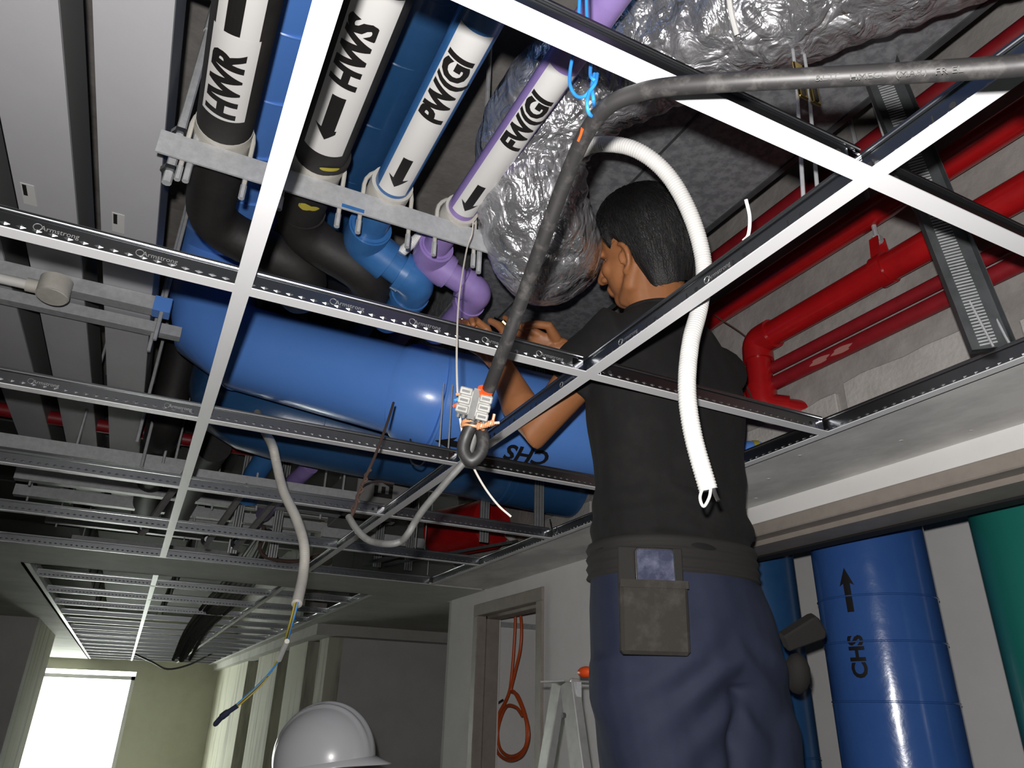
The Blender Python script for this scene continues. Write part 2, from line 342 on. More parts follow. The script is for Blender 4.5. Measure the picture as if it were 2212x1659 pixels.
# door frames
def portal(name, y0, y1, zt, w, depth, m_, step):
    o = struct(bpy.data.objects.new(name, None)); COL.objects.link(o)
    for a, b in ((y0, y0 + w), (y1 - w, y1)): MB().box(C(1.508, a, -1.68), C(1.508 + depth, b, zt - w)).build('jamb', m_, o, bevel=.003)
    MB().box(C(1.508, y0, zt - w), C(1.508 + depth, y1, zt)).build('head', m_, o, bevel=.003)
    if step:                                          # rebated inner step of the frame
        for a, b in ((y0 + w, y0 + w + .014), (y1 - w - .014, y1 - w)): MB().box(C(1.555, a, -1.68), C(1.508 + depth, b, zt - w)).build('door_stop', m_, o)
        MB().box(C(1.555, y0 + w, zt - w - .014), C(1.508 + depth, y1 - w, zt - w)).build('door_stop', m_, o)
    return o
portal('door_1', 2.773, 3.495, .497, .055, .115, 'frame', True)
portal('door_2', .30, 1.76, .508, .036, .15, 'frame', True)
# black strip standing in for the dark gap under the riser opening head
MB().box(C(1.655, .336, .452), C(1.70, 1.724, .472)).build('head_gap', 'black', bpy.data.objects['door_2'])

# ------------------------------------------------------------------ ceiling tees
LOGO = 'Armstrong'
def tee(p0, p1, name, label, group=None, detail=2, clips=(0, 0), logos=(), main=False, web=.038):
    """an inverted-T ceiling bar: white capped flange, galvanised web and bulb"""
    p0, p1 = C(*p0), C(*p1); d = (p1 - p0); L = d.length; d.normalize(); s = Z.cross(d); s.normalize()
    if s.dot(Y) > .5 or s.dot(X) > .5: s = -s        # s points to the camera's side of the bar
    t = thing(name, label, 'ceiling tee', tuple((p0 + p1) / 2), group)
    MB().prism([(-.012, 0), (.012, 0), (.012, .0016), (-.012, .0016)], p0, s, Z, d * L).build('flange', 'white_paint', t)
    MB().prism([(-.0007, .0016), (.0007, .0016), (.0007, web - .008), (-.0007, web - .008)], p0, s, Z, d * L).build('web', 'galv', t)
    MB().prism([(-.0032, web - .0070), (.0032, web - .0070), (.0034, web - .001), (.0024, web), (-.0024, web), (-.0034, web - .001)], p0, s, Z, d * L).build('bulb', 'galv', t)
    MB().prism([(.0030, web - .0062), (.0040, web - .0046), (.0030, web - .0042)], p0, s, Z, d * L).build('highlight_lip', 'galv_bright', t)  # bright strip added as the highlight line along the bulb
    if detail >= 1:
        sm = MB(); st = .0185 if not main else .0205; k = 0; u = .02
        while u < L - .02:
            c = p0 + d * u + Z * (.0132 if not main else .0105)
            for sg in (1, -1):
                q = c + s * (.0007 * sg); a, b = d * .0060, Z * .0031
                sm.add([q - a, q - b, q + a, q + b, q + s * (.0019 * sg)], [(0, 1, 4), (1, 2, 4), (2, 3, 4), (3, 0, 4)])
            u += st
        tag(sm.build('stitching', 'galv_bright', t), kind='stuff')
    if detail >= 2:
        if main:
            u = .05
            while u < L - .03:
                for k, du in enumerate((0, .022)):
                    q = p0 + d * (u + du) + Z * .0165
                    if k == 0: MB().tube([q - s * .0012, q + s * .0012], .0036, 12).build('punched_hole', 'black', t)
                    else: MB().obox(q - Z * .002, d * .0009, s * .0012, Z * .0065).build('punched_slot', 'black', t)
                u += .10
        for e, on in enumerate(clips):
            if not on: continue
            q = (p0 + d * .035) if e == 0 else (p1 - d * .035); sg = 1 if e == 0 else -1
            MB().tube([q - s * .0013 + Z * .017, q + s * .0013 + Z * .017], .0042, 14).build('punched_hole', 'black', t)
            q2 = p0 if e == 0 else p1
            c = MB().obox(q2 + d * (.010 * sg) + Z * .0165, d * .011, s * .0018, Z * .0115)
            c.obox(q2 + d * (.006 * sg) + Z * .028, d * .004, s * .003, Z * .002); c.obox(q2 + d * (.016 * sg) + Z * .010, d * .002, s * .003, Z * .003)
            c.build('end_clip', 'chrome', t)
    rd = d if s.cross(Z).dot(d) < 0 else -d            # reading direction as seen from side s
    rd = Z.cross(s)
    for u in logos:
        q = p0 + d * u + Z * .019 + s * .0011
        lm = flat_text(LOGO, .0105, q, rd, Z, sx=1.0)
        rg = [(q - rd * .0262 + Z * .0002 + rd * (.0052 * math.cos(a)) + Z * (.0052 * math.sin(a))) for a in [k * math.pi / 8 for k in range(16)]]
        lm.tube(rg + [rg[0]], .0005, 4, caps=False); lm.build('embossed_lettering', 'alu', t)
    return t
GX = [-1.163, -.5634, .0366, .6366, 1.2366]; GY = [-.198, .4023, 1.0023, 1.6023, 2.2023, 2.8023, 3.395]; gz = .5598; e = .012
rown = ['nearest the camera, under the lilac pipe', 'below the labelled pipes, above the big blue pipe', 'crossing just below the deep blue pipe', 'below the brown hanging flex', 'second before the far gypsum band', 'along the near edge of the far gypsum band']
rs_ = ['past the silver duct, upper right', 'across the black shirt', 'ending behind the black shirt', 'under the red tank, nearer one', 'under the red tank, farther one', 'last before the far gypsum band']
for r, y in enumerate(GY[1:]):
    dt = 2 if r < 4 else 1
    lg = {1: [.03 + .29, .48, .80, .93, 1.045, 1.14], 2: [.3, .55]}.get(r, [])
    if r == 1: lg = [.36, .485, .76, .89, 1.02, 1.125]
    tee((GX[1], y, gz), (GX[3] - e, y, gz), 'ceiling_cross_tee', 'long white cross tee ' + rown[r], 'ceiling grid tees', dt, (0, 1), lg)
    if r == 1:                                         # hole pair where the short tee clips through
        pass
    tee((GX[3] + e, y, gz), (GX[4] - e, y, gz), 'ceiling_cross_tee', 'short white cross tee right of the main tee, ' + rs_[r], 'ceiling grid tees', dt, (1, 1))
names = ['out of the top edge beside the HWR pipe', 'between the HWR and HWS pipes, top end over the labels', 'below the first crossing, over the big blue elbow', 'below the second crossing, over black pipes', 'below the third crossing', 'touching the far gypsum band']
for r in range(6):
    if r == 0: continue
    tee((GX[2], GY[r] + e, gz), (GX[2], GY[r + 1] - e, gz), 'ceiling_splitter_tee', 'short white splitter tee ' + names[r], 'ceiling grid splitters', 1, (0, 0))
tee((GX[3], -.35, gz), (GX[3], 3.395, gz), 'ceiling_main_tee', 'long white main tee running diagonally past the worker', 'ceiling main tees', 2, main=True, logos=(1.0, 1.22, 1.42))
tee((GX[4], -.35, gz), (GX[4], 3.395, gz), 'ceiling_main_tee', 'long white main tee along the right gypsum soffit', 'ceiling main tees', 1, main=True)
tee((GX[1], -.35, gz), (GX[1], 3.395, gz), 'ceiling_main_tee', 'long white main tee at the left picture edge', 'ceiling main tees', 0, main=True)
# far grid beyond the gypsum band
y = 4.30; k = 0
ordn = ['first', 'second', 'third', 'fourth', 'fifth', 'sixth', 'seventh', 'eighth', 'ninth', 'tenth', 'eleventh', 'twelfth', 'thirteenth', 'fourteenth']
while y < 12.3:
    tee((-.50, y, gz), (1.09, y, gz), 'ceiling_cross_tee', ordn[k] + ' cross tee beyond the far gypsum band', 'far ceiling grid tees', 1 if k < 3 else 0)
    y += .6; k += 1
tee((.03, 3.905, gz), (.03, 12.4, gz), 'ceiling_main_tee', 'bright far main tee running towards the window', 'far ceiling main tees', 0)
tee((.63, 3.905, gz), (.63, 12.4, gz), 'ceiling_main_tee', 'darker far main tee behind the hanging white hose', 'far ceiling main tees', 0)
tee((-.50, 3.905, gz), (-.50, 12.4, gz), 'ceiling_main_tee', 'far edge trim tee against the left soffit', 'far ceiling main tees', 0)
tee((1.085, 3.905, gz), (1.085, 12.4, gz), 'ceiling_main_tee', 'far edge trim tee against the right soffit', 'far ceiling main tees', 0)

# ducts added to fill the void over the far ceiling and keep it dark
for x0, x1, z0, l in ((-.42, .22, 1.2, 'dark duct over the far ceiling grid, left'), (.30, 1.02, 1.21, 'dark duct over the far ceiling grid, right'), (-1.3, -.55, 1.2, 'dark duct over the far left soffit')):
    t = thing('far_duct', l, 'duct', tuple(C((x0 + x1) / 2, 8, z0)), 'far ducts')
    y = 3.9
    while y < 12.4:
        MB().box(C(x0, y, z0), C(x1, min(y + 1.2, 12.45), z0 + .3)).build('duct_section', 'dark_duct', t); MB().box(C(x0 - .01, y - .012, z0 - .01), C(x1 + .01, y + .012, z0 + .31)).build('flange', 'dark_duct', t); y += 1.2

t = thing('far_duct', 'added dark duct masking the bright wall over the niche soffit', 'duct', tuple(C(1.8, 4.6, .574)), 'far ducts')  # dark box added to cover the bright wall above the soffit
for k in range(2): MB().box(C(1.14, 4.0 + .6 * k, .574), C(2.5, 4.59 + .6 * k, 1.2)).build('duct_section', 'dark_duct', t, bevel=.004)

# ------------------------------------------------------------------ grey cable trunkings on the left
def trunking(x0, x1, y0, y1, z, h, label):
    t = thing('cable_trunking', label, 'trunking', tuple(C((x0 + x1) / 2, (y0 + y1) / 2, z)), 'grey trunkings')
    y = y0; k = 0
    while y < y1 - .01:                                # sections joined end to end, lid underneath
        L = min(6, y1 - y)
        MB().box(C(x0, y + .001, z), C(x1, y + L - .001, z + .003)).build('cover', 'trunk', t)
        MB().box(C(x0 - .001, y, z + .003), C(x1 + .001, y + L, z + h)).build('body', 'trunk_side', t, bevel=.002)
        y += L
    return t
tk2 = trunking(-.272, -.152, -.9, 4.6, 1.03, .12, 'wide grey trunking beside the HWR pipe')
tk1 = trunking(-.441, -.322, -.9, 4.6, 1.03, .13, 'middle grey trunking, second from the HWR pipe')
tk0 = trunking(-.62, -.50, -.9, 4.6, 1.03, .13, 'leftmost grey trunking at the picture edge')
for t, x, y in ((tk2, -.235, 1.68), (tk1, -.415, 1.66)):
    s = MB().box(C(x - .013, y - .05, 1.0288), C(x + .013, y + .03, 1.0298)).build('sticker', 'label', t)
    MB().box(C(x - .010, y - .046, 1.0284), C(x - .002, y - .005, 1.0289)).build('sticker_print', 'ink', s)
# ------------------------------------------------------------------ strut channels, rods
def strut(p, q, label, w=.041, m_='galv_dull', group='strut channels', up=(0, 0, 1)):
    p, q = C(*p), C(*q)
    d = (q - p).normalized(); s = Z.cross(d)
    h = w / 2; prof = [(-h, 0), (h, 0), (h, w), (h - .009, w), (h - .009, w - .003), (h - .003, w - .003), (h - .003, .003), (-h + .003, .003), (-h + .003, w - .003), (-h + .009, w - .003), (-h + .009, w), (-h, w)]
    return tag(MB().prism(prof, p, s, Z, q - p).build('strut_channel', m_), label, 'strut', group)
def rod(p, q, label, r=.005, m_='galv_dull', group='hanger rods', nuts=()):
    p, q = C(*p), C(*q); L = (q - p).length; n = max(2, int(L / .003))
    t = thing('threaded_rod', label, 'rod', tuple(p), group)
    MB().tube([p, q], r, 8).build('shank', m_, t, smooth=True)
    for u in nuts: MB().tube([p.lerp(q, u), p.lerp(q, u) + (q - p).normalized() * .009], r * 1.9, 6).build('nut', 'galv', t)
    return t
strut((-.80, 2.01, .988), (-.100, 2.01, .988), 'strut channel under the trunkings behind the round PVC box')
strut((-.80, 2.15, .988), (-.062, 2.15, .988), 'thin strut channel just beyond the PVC conduit strut', w=.033)
tip = tag(MB().box(C(-.142, 1.988, .986), C(-.098, 2.032, 1.031)).build('blue_paint_cap', 'blue'), 'blue paint smear on the strut end by the elbow', 'paint')
for x, y, z1, l in ((-.118, 1.995, .90, 'rod hanging beside the blue elbow, left of it'), (-.135, 2.15, .93, 'thin rod behind the blue elbow strut'), (-.128, 2.62, .80, 'long rod beside the far trunking end'), (-.105, 2.85, .78, 'rod next to the far black pipe')):
    rod((x, y, z1), (x, y, 1.75), l, .0055)
# angle iron that carries the four labelled pipes
ang = thing('angle_iron', 'long galvanised angle iron under the four labelled pipes', 'angle iron', tuple(C(-.14, 1.20, .895)))
MB().prism([(0, 0), (.0045, 0), (.0045, .0455), (.05, .0455), (.05, .05), (0, .05)], C(-.145, 1.183, .895), Y, Z, (.662, 0, 0)).build('angle', 'galv_dull', ang)
MB().box(C(.19, 1.1822, .897), C(.235, 1.1832, .905)).build('paint_splash', 'blue_pipe', ang)
rod((-.118, 1.222, .862), (-.118, 1.222, 1.33), 'thick threaded rod at the left end of the angle iron', .0085, nuts=(.05, .24))
rod((-.088, 1.205, .865), (-.088, 1.205, 1.75), 'thinner threaded rod next to the HWR pipe', .006, nuts=(.05,))
rod((.500, 1.215, .86), (.500, 1.215, 1.75), 'threaded rod at the right end of the angle iron', .006, nuts=(.08,))
br = thing('strut_bracket', 'short strut bracket above the HWR label beside trunking', 'strut', tuple(C(-.13, 1.0, 1.05)))
MB().box(C(-.20, .985, 1.12), C(-.07, 1.026, 1.16)).build('channel', 'galv_dull', br, bevel=.003)
MB().box(C(-.165, 1.0, 1.114), C(-.095, 1.012, 1.122)).build('slot', 'black', br)
MB().tube([C(-.117, 1.222, 1.33), C(-.117, 1.222, 1.25)], .012, 8).build('coupling_sleeve', 'galv_dull', br)
# ------------------------------------------------------------------ labelled pipes
def fat(path, r, n=28): return MB().tube(path, r, n)
def ubolt(x, zc, r, par, k=.0045):
    y = 1.203; pts = [C(x - r - k, y, .868), C(x - r - k, y, zc)] + [C(x - (r + k) * math.cos(a), y, zc + (r + k) * math.sin(a)) for a in [math.pi * i / 10 for i in range(1, 10)]] + [C(x + r + k, y, zc), C(x + r + k, y, .868)]
    u = MB().tube(pts, k, 8).build('u_bolt', 'cream_pvc', par, smooth=True)
    for sx in (-1, 1): MB().tube([C(x + sx * (r + k), y, .862), C(x + sx * (r + k), y, .893)], k * 1.25, 6).build('bolt_end', 'galv_dull', u)
def saddle(x, zc, r, par): MB().tube([C(x, 1.172, zc), C(x, 1.245, zc)], [r + .006, r + .006], 28).build('saddle', 'cream_pvc', par, smooth=True)
OUT = V((-.10, 0, -1))
def plabel(par, x, zc, r, y0, y1, half, jag=0):
    s = on_pipe(rect(0, y1 - y0, -half, half), C(x, y1, zc), -Y, OUT, r, .0006).build('label', 'label', par, smooth='all'); return s
def ptext(par, txt, x, zc, r, y, size, sx=1, bold=.0012, shear=.14): on_pipe(shift(text_mesh(txt, size, shear, bold), su=sx), C(x, y, zc), -Y, OUT, r, .0014).build('lettering', 'ink', par)
def parrow(par, x, zc, r, y0, y1, w, hw, hl): on_pipe(arrow(0, -(y1 - y0), w, hw, hl), C(x, y0, zc), -Y, OUT, r, .0014).build('arrow', 'ink', par)
# HWR
hwr = thing('insulated_pipe', 'black insulated hot water pipe labelled HWR', 'pipe', tuple(C(-.046, 1.2, .945)))
fat(fillet([C(-.046, -.9, .996), C(-.046, 1.52, .996), C(.20, 1.54, .955), C(.20, 1.70, .965), C(.20, 1.95, 1.192), C(.20, 2.36, 1.192)], .09), .0505).build('insulation', 'rubber', hwr, smooth=True)
saddle(-.046, .996, .0455, hwr); ubolt(-.046, .996, .051, hwr)
plabel(hwr, -.046, .996, .0505, .915, 1.108, .040); plabel(hwr, -.046, .996, .0502, .55, .917, .036)
ptext(hwr, 'HWR', -.048, .996, .0505, 1.028, .069, .93, .0034)
on_pipe(rect(0, .36, -.012, .012), C(-.052, .912, .996), -Y, OUT, .0505, .0012).build('arrow', 'ink', hwr)
# HWS
hws = thing('insulated_pipe', 'black insulated hot water pipe labelled HWS with arrow', 'pipe', tuple(C(.135, 1.2, .945)))
fat(fillet([C(.1335, -.9, .996), C(.1335, 1.45, .996), C(.345, 1.46, .935), C(.345, 1.64, .95), C(.345, 1.90, 1.155), C(.345, 2.3, 1.17), C(.36, 3.4, 1.17)], .09), .050).build('insulation', 'rubber', hws, smooth=True)
for q in ((.135, 1.37, .996), ): MB().tube([C(.136, 1.362, .996), C(.136, 1.368, .996)], .0515, 28).build('tape_band', 'rubber', hws, smooth=True)
saddle(.134, .996, .0455, hws); ubolt(.134, .996, .051, hws)
plabel(hws, .133, .996, .050, .74, 1.112, .040)
ptext(hws, 'HWS', .130, .996, .050, .868, .069, .93, .0034); parrow(hws, .128, .996, .050, .958, 1.070, .012, .025, .028)
MB().tube([C(.140, 1.155, .9955), C(.140, 1.166, .9955)], [.0503, .0506], 28, fn=None).build('paint_smear', 'rubber', hws)
pm = on_pipe(([V((.022 * math.cos(a) * (1 + .25 * math.sin(5 * a)) * .45, .022 * math.sin(a) * (1 + .15 * math.sin(3 * a)), 0)) for a in [i * math.pi / 10 for i in range(20)]], [tuple(range(20))]), C(.136, 1.292, .996), -Y, V((.05, -.15, -1)), .050, .0012); pm.build('paint_spot', 'yellow', hws)
pm = on_pipe(([V((.006 * math.cos(a), .02 * math.sin(a), 0)) for a in [i * math.pi / 10 for i in range(20)]], [tuple(range(20))]), C(.136, 1.155, .996), -Y, V((.35, -.1, -1)), .050, .0012); pm.build('paint_spot', 'yellow', hws)
# PW
pw = thing('service_pipe', 'blue painted pipe labelled PW(GI with arrow', 'pipe', tuple(C(.283, 1.2, .945)))
fat(fillet([C(.2835, -.9, .983), C(.2835, 1.405, .983), C(.432, 1.43, .932)], .055), .037, 28).build('pipe', 'blue_pipe', pw, smooth=True)
fat(fillet([C(.432, 1.43, .932), C(.432, 1.66, .935), C(.46, 1.92, 1.15), C(.46, 3.4, 1.15)], .08), .037, 28).build('pipe', 'blue_pipe', pw, smooth=True)
fat(fillet([C(.284, 1.335, .983), C(.284, 1.405, .983), C(.345, 1.416, .962)], .05), .049, 28).build('elbow_socket', 'blue_pipe', pw, smooth=True)
MB().tube([C(.284, 1.330, .983), C(.284, 1.338, .983)], .045, 28).build('glue_ring', 'blue_pipe', pw, smooth=True)
fat(fillet([C(.388, 1.423, .947), C(.432, 1.43, .932), C(.432, 1.50, .933)], .03), .045, 28).build('elbow_socket', 'blue_pipe', pw, smooth=True)
saddle(.283, .983, .038, pw); ubolt(.283, .983, .047, pw)
plabel(pw, .283, .983, .037, .735, 1.162, .031)
ptext(pw, 'PW(GI', .283, .983, .037, .865, .062, .86, .0030); parrow(pw, .281, .983, .037, 1.048, 1.135, .0095, .021, .024)
# FW
fw = thing('service_pipe', 'lilac painted pipe labelled FW(GI with arrow', 'pipe', tuple(C(.437, 1.2, .945)))
fat(fillet([C(.4365, -.9, .976), C(.4365, 1.385, .976), C(.578, 1.395, .932)], .045), .0305, 28).build('pipe', 'purple', fw, smooth=True)
fat(fillet([C(.578, 1.395, .932), C(.578, 1.66, .935), C(.578, 1.92, 1.12), C(.578, 3.4, 1.12)], .07), .0305, 28).build('pipe', 'purple', fw, smooth=True)
fat(fillet([C(.438, 1.325, .976), C(.438, 1.385, .976), C(.490, 1.389, .96)], .042), .042, 28).build('elbow_socket', 'purple', fw, smooth=True)
fat(fillet([C(.536, 1.392, .945), C(.578, 1.395, .932), C(.578, 1.47, .933)], .026), .036, 28).build('elbow_socket', 'purple', fw, smooth=True)
MB().tube([C(.438, 1.321, .976), C(.438, 1.328, .976)], .036, 28).build('glue_ring', 'purple', fw, smooth=True)
saddle(.437, .976, .031, fw); ubolt(.437, .976, .040, fw)
plabel(fw, .436, .976, .0305, .74, 1.157, .027)
ptext(fw, 'FW(GI', .436, .976, .0305, .868, .056, .86, .0027); parrow(fw, .434, .976, .0305, 1.052, 1.138, .0085, .019, .022)
for par, m_, r, pts in ((pw, 'blue_pipe', .049, ((.432, 1.488, .933, 0, 1, 0), (.392, 1.4236, .946, 1, .05, -.34), (.343, 1.4155, .9625, 1, .17, -.34))), (fw, 'purple', .040, ((.578, 1.458, .933, 0, 1, 0), (.540, 1.3922, .944, 1, .07, -.31), (.488, 1.389, .9605, 1, .07, -.31)))):
    for x, y, z, a, b_, c in pts: d_ = V((a, b_, c)).normalized(); MB().tube([C(x, y, z) - d_ * .009, C(x, y, z) + d_ * .009], r, 28).build('socket_rim', m_, par, smooth=True)
# ------------------------------------------------------------------ big chilled water pipes
def banded(name, label, path, r, m_, bands, n=40, fil=.16, seg=4):
    t = thing(name, label, 'pipe', tuple(V(path[0])))
    MB().tube(fillet(path, fil, seg), r, n).build('cladding', m_, t, smooth=True)
    for p, d in bands:
        p, d = C(*p), V(d).normalized(); MB().tube([p - d * .004, p - d * .0015, p + d * .0015, p + d * .004], [r, r + .0022, r + .0022, r], n).build('clad_seam', m_, t, smooth=True)
    return t
b1 = banded('chilled_water_pipe', 'big light blue clad pipe with mitred elbow crossing centre left', [C(.02, -.9, 1.43), C(.0, 2.27, 1.43), C(.005, 2.27, 1.066), C(.60, 1.90, .858)], .134, 'blue',
            [((.018, y, 1.43), (0, 1, 0)) for y in (1.0, 1.2, 1.41, 1.62, 1.83)] + [((.12, 2.20, 1.026), (.595, -.37, -.208))], fil=.15, seg=2)
MB().tube([C(.566, 1.922, .868), C(.573, 1.918, .866), C(.588, 1.908, .862), C(.64, 1.885, .852), C(1.48, 1.870, .835)], [.133, .146, .152, .153, .153], 40).build('wide_section', 'blue', b1, smooth=True)
MB().tube([C(.645, 1.875, .835), C(.652, 1.8745, .8345)], [.1545, .1545], 40).build('clad_seam', 'blue', b1, smooth=True)
DU = on_pipe(shift(text_mesh('CHS', .075, 0, .002)), C(.92, 1.867, .822), -X, V((0, -.62, -1)), .153, .001); DU.build('lettering', 'ink', b1)
on_pipe(arrow(.05, -.06, .012, .026, .05), C(.70, 1.873, .832), X, V((0, -.45, -1)), .153, .001).build('arrow', 'ink', b1)
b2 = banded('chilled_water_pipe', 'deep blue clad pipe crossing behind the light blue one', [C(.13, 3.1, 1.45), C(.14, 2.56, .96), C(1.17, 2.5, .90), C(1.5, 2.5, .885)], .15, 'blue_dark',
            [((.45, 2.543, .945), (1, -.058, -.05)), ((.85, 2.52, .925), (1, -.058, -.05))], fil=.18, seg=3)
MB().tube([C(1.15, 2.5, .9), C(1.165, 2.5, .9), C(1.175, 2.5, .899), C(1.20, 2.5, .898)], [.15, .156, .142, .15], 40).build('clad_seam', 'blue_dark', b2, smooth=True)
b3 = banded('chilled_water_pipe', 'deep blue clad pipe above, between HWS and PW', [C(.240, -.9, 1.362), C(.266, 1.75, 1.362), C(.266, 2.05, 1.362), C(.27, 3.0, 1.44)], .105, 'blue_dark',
            [((.254, y, 1.362), (0, 1, 0)) for y in (.78, .95, 1.13, 1.33, 1.55)])
# black insulated pipes and fittings further along
def ins(path, r, label, m_='rubber', name='insulated_pipe', group=None):
    t = tag(MB().tube(fillet([C(*p) for p in path], .12), r, 24).build(name, m_, smooth=True), label, 'pipe', group); return t
ins([(-.06, 2.80, 1.35), (-.065, 2.86, .95), (-.09, 4.2, .92)], .062, 'black insulated pipe bending down left of the splitter tee', group='far black pipes')
ins([(.125, 2.92, .925), (.10, 3.2, .92), (.06, 4.2, .90)], .066, 'black insulated pipe right of the splitter tee, under deep blue pipe', group='far black pipes')
ins([(.41, 2.80, .98), (.345, 2.92, .96), (.30, 3.05, .86), (.30, 3.12, .78)], .045, 'small blue elbow pipe hanging above far struts', 'blue_pipe', 'pipe_elbow')
ins([(.50, 2.9, .90), (.44, 3.12, .84), (.42, 3.5, .82)], .034, 'lilac pipe stub behind the hanging white hose', 'purple', 'pipe_stub')
ins([(-2.9, 3.32, 1.06), (1.48, 3.32, 1.06)], .028, 'red pipe crossing behind the trunkings', 'red_worn', 'sprinkler_pipe')
# red tank behind the far tees
tk = thing('red_tank', 'large red cylinder behind the far right tees', 'tank', tuple(C(1.35, 3.15, .6)))
MB().tube([C(1.24, 3.36, .80), C(1.25, 3.34, .80), C(1.375, 3.02, .80), C(1.38, 3.0, .80)], [.09, .118, .118, .10], 32).build('shell', 'red', tk, smooth=True)
MB().tube(curve([C(1.43, 2.97, .75), C(1.45, 2.92, .70), C(1.44, 2.90, .66), C(1.41, 2.92, .64)]), .016, 10).build('hose_tail', 'cream_pvc', tk, smooth=True)
ea = thing('exhaust_duct', 'pale exhaust duct lettered EA behind the main tee', 'duct', tuple(C(.86, 3.1, .80)))
MB().box(C(.72, 2.98, .80), C(.96, 3.5, 1.0)).build('duct_body', 'ea_duct', ea, bevel=.004)
flat_text('EA', .11, C(.84, 2.979, .895), Z * 1, -X, 0, .004).build('lettering', 'ink', ea)
# far strut supports with rods
k = 0
for x0, x1, y, z in ((-.10, .72, 2.98, .785), (-.75, .06, 3.05, .83), (.30, .98, 3.28, .80), (-.6, 1.0, 3.62, .86), (-.65, .95, 4.02, .88), (-.5, .2, 4.3, .95), (.1, .8, 4.35, .92), (.75, 1.3, 3.75, .80), (-.6, .9, 4.9, .94), (-.5, 1.0, 5.5, .94)):
    strut((x0, y, z), (x1, y - .01, z), ['far strut under the small blue elbow', 'far strut left of the splitter tee', 'far strut behind the hanging hose', 'long far strut, first behind the blue elbow', 'long far strut, second behind the blue elbow', 'short far strut above band, left', 'short far strut above band, right', 'short far strut near the red tank', 'farther strut above the gypsum band', 'farthest strut above the gypsum band'][k], w=.05, group='far struts')
    for x in (x0 + .06, (x0 + x1) / 2, x1 - .06):
        o = MB().tube([C(x, y, z - .02), C(x, y, 1.75 if k < 8 else 1.195)], .005, 6).build('hanger_rod', 'galv_dull'); tag(o, ('left' if x < (x0 + x1) / 2 - .01 else 'right' if x > (x0 + x1) / 2 + .01 else 'middle') + ' thin hanger rod of the ' + ['far strut under the small blue elbow', 'far strut left of splitter', 'far strut behind the hose', 'first long far strut', 'second long far strut', 'left short far strut', 'right short far strut', 'strut near the red tank', 'farther strut over the band', 'farthest strut over the band'][k], 'rod', 'far hanger rods')
    k += 1
# ------------------------------------------------------------------ PVC conduit with round box under the trunkings
pv = thing('pvc_conduit', 'white PVC conduit with round junction box under the trunkings', 'conduit', tuple(C(-.37, 1.95, .95)))
MB().tube([C(-.80, 1.955, .962), C(-.405, 1.96, .962)], .013, 14).build('conduit', 'white_pvc', pv, smooth=True)
MB().tube([C(-.43, 1.96, .962), C(-.395, 1.96, .962)], .018, 14).build('coupler', 'cream_pvc', pv, smooth=True)
MB().tube([C(-.367, 1.945, .985), C(-.365, 1.94, .935)], [.037, .0375], 24).build('junction_box', 'cream_pvc', pv, smooth=True)
MB().tube([C(-.365, 1.94, .935), C(-.365, 1.9395, .932)], [.036, .034], 24).build('lid', 'cream_pvc', pv, smooth=True)
# ------------------------------------------------------------------ red fire pipes on the right wall
def redpipe(path, r, label, m_='red', fil=.08): return tag(MB().tube(fillet([C(*p) for p in path], fil), r, 22).build('fire_pipe', m_, smooth=True), label, 'pipe', 'red fire pipes')
redpipe([(1.455, -.9, 1.375), (1.465, 2.4, 1.385)], .026, 'top red pipe high on the right wall', 'red_worn')
redpipe([(1.44, -.9, 1.16), (1.45, 2.4, 1.18)], .035, 'second red pipe, partly behind the main tee')
r2 = thing('fire_pipe', 'bright red pipe with elbow dropping into the wall', 'pipe', tuple(C(1.45, 1.36, .98)), 'red fire pipes')
MB().tube(fillet([C(1.445, -.9, 1.005), C(1.45, 1.365, 1.005), C(1.45, 1.375, .80), C(1.535, 1.30, .775)], .055), .036, 24).build('pipe', 'red', r2, smooth=True)
MB().tube(fillet([C(1.45, 1.30, 1.005), C(1.45, 1.365, 1.005), C(1.45, 1.367, .945)], .05), .043, 24).build('elbow', 'red', r2, smooth=True)
MB().tube(fillet([C(1.45, 1.372, .865), C(1.45, 1.375, .80), C(1.50, 1.331, .787)], .05), .043, 24).build('elbow', 'red', r2, smooth=True)
hg = thing('pipe_hanger', 'clevis ring hanger on the bright red pipe', 'hanger', tuple(C(1.448, .93, 1.005)))
MB().tube([C(1.448, .92, 1.005), C(1.448, .95, 1.005)], .041, 24).build('ring', 'red', hg, smooth=True)
for sy in (-1, 1): MB().bar(C(1.448 + .02 * sy, .935, 1.04), C(1.448 + .012 * sy, .935, 1.095), .024, .004, up=(1, 0, 0)).build('strap', 'red', hg)
MB().tube([C(1.448, .935, 1.085), C(1.448, .935, 1.10)], .014, 6).build('nut', 'galv_dull', hg)
MB().tube([C(1.448, .935, 1.08), C(1.448, .935, 1.75)], .006, 8).build('hanger_rod', 'galv_dull', hg)
redpipe([(1.475, -.9, .918), (1.478, 2.6, .92)], .0165, 'upper of the two thin red pipes', 'red_worn')
t4 = redpipe([(1.47, -.9, .872), (1.475, 2.6, .868)], .0195, 'lower of the two thin red pipes with scraped paint', 'red_worn')
for yy in (1.10, 1.17): on_pipe(([V((.03 * math.cos(a) * (1 + .3 * math.sin(4 * a)), .008 * math.sin(a), 0)) for a in [i * math.pi / 8 for i in range(16)]], [tuple(range(16))]), C(1.473, yy, .87), Y, V((-1, -.2, -.5)), .0195, .0008).build('scrape', 'dust', t4)
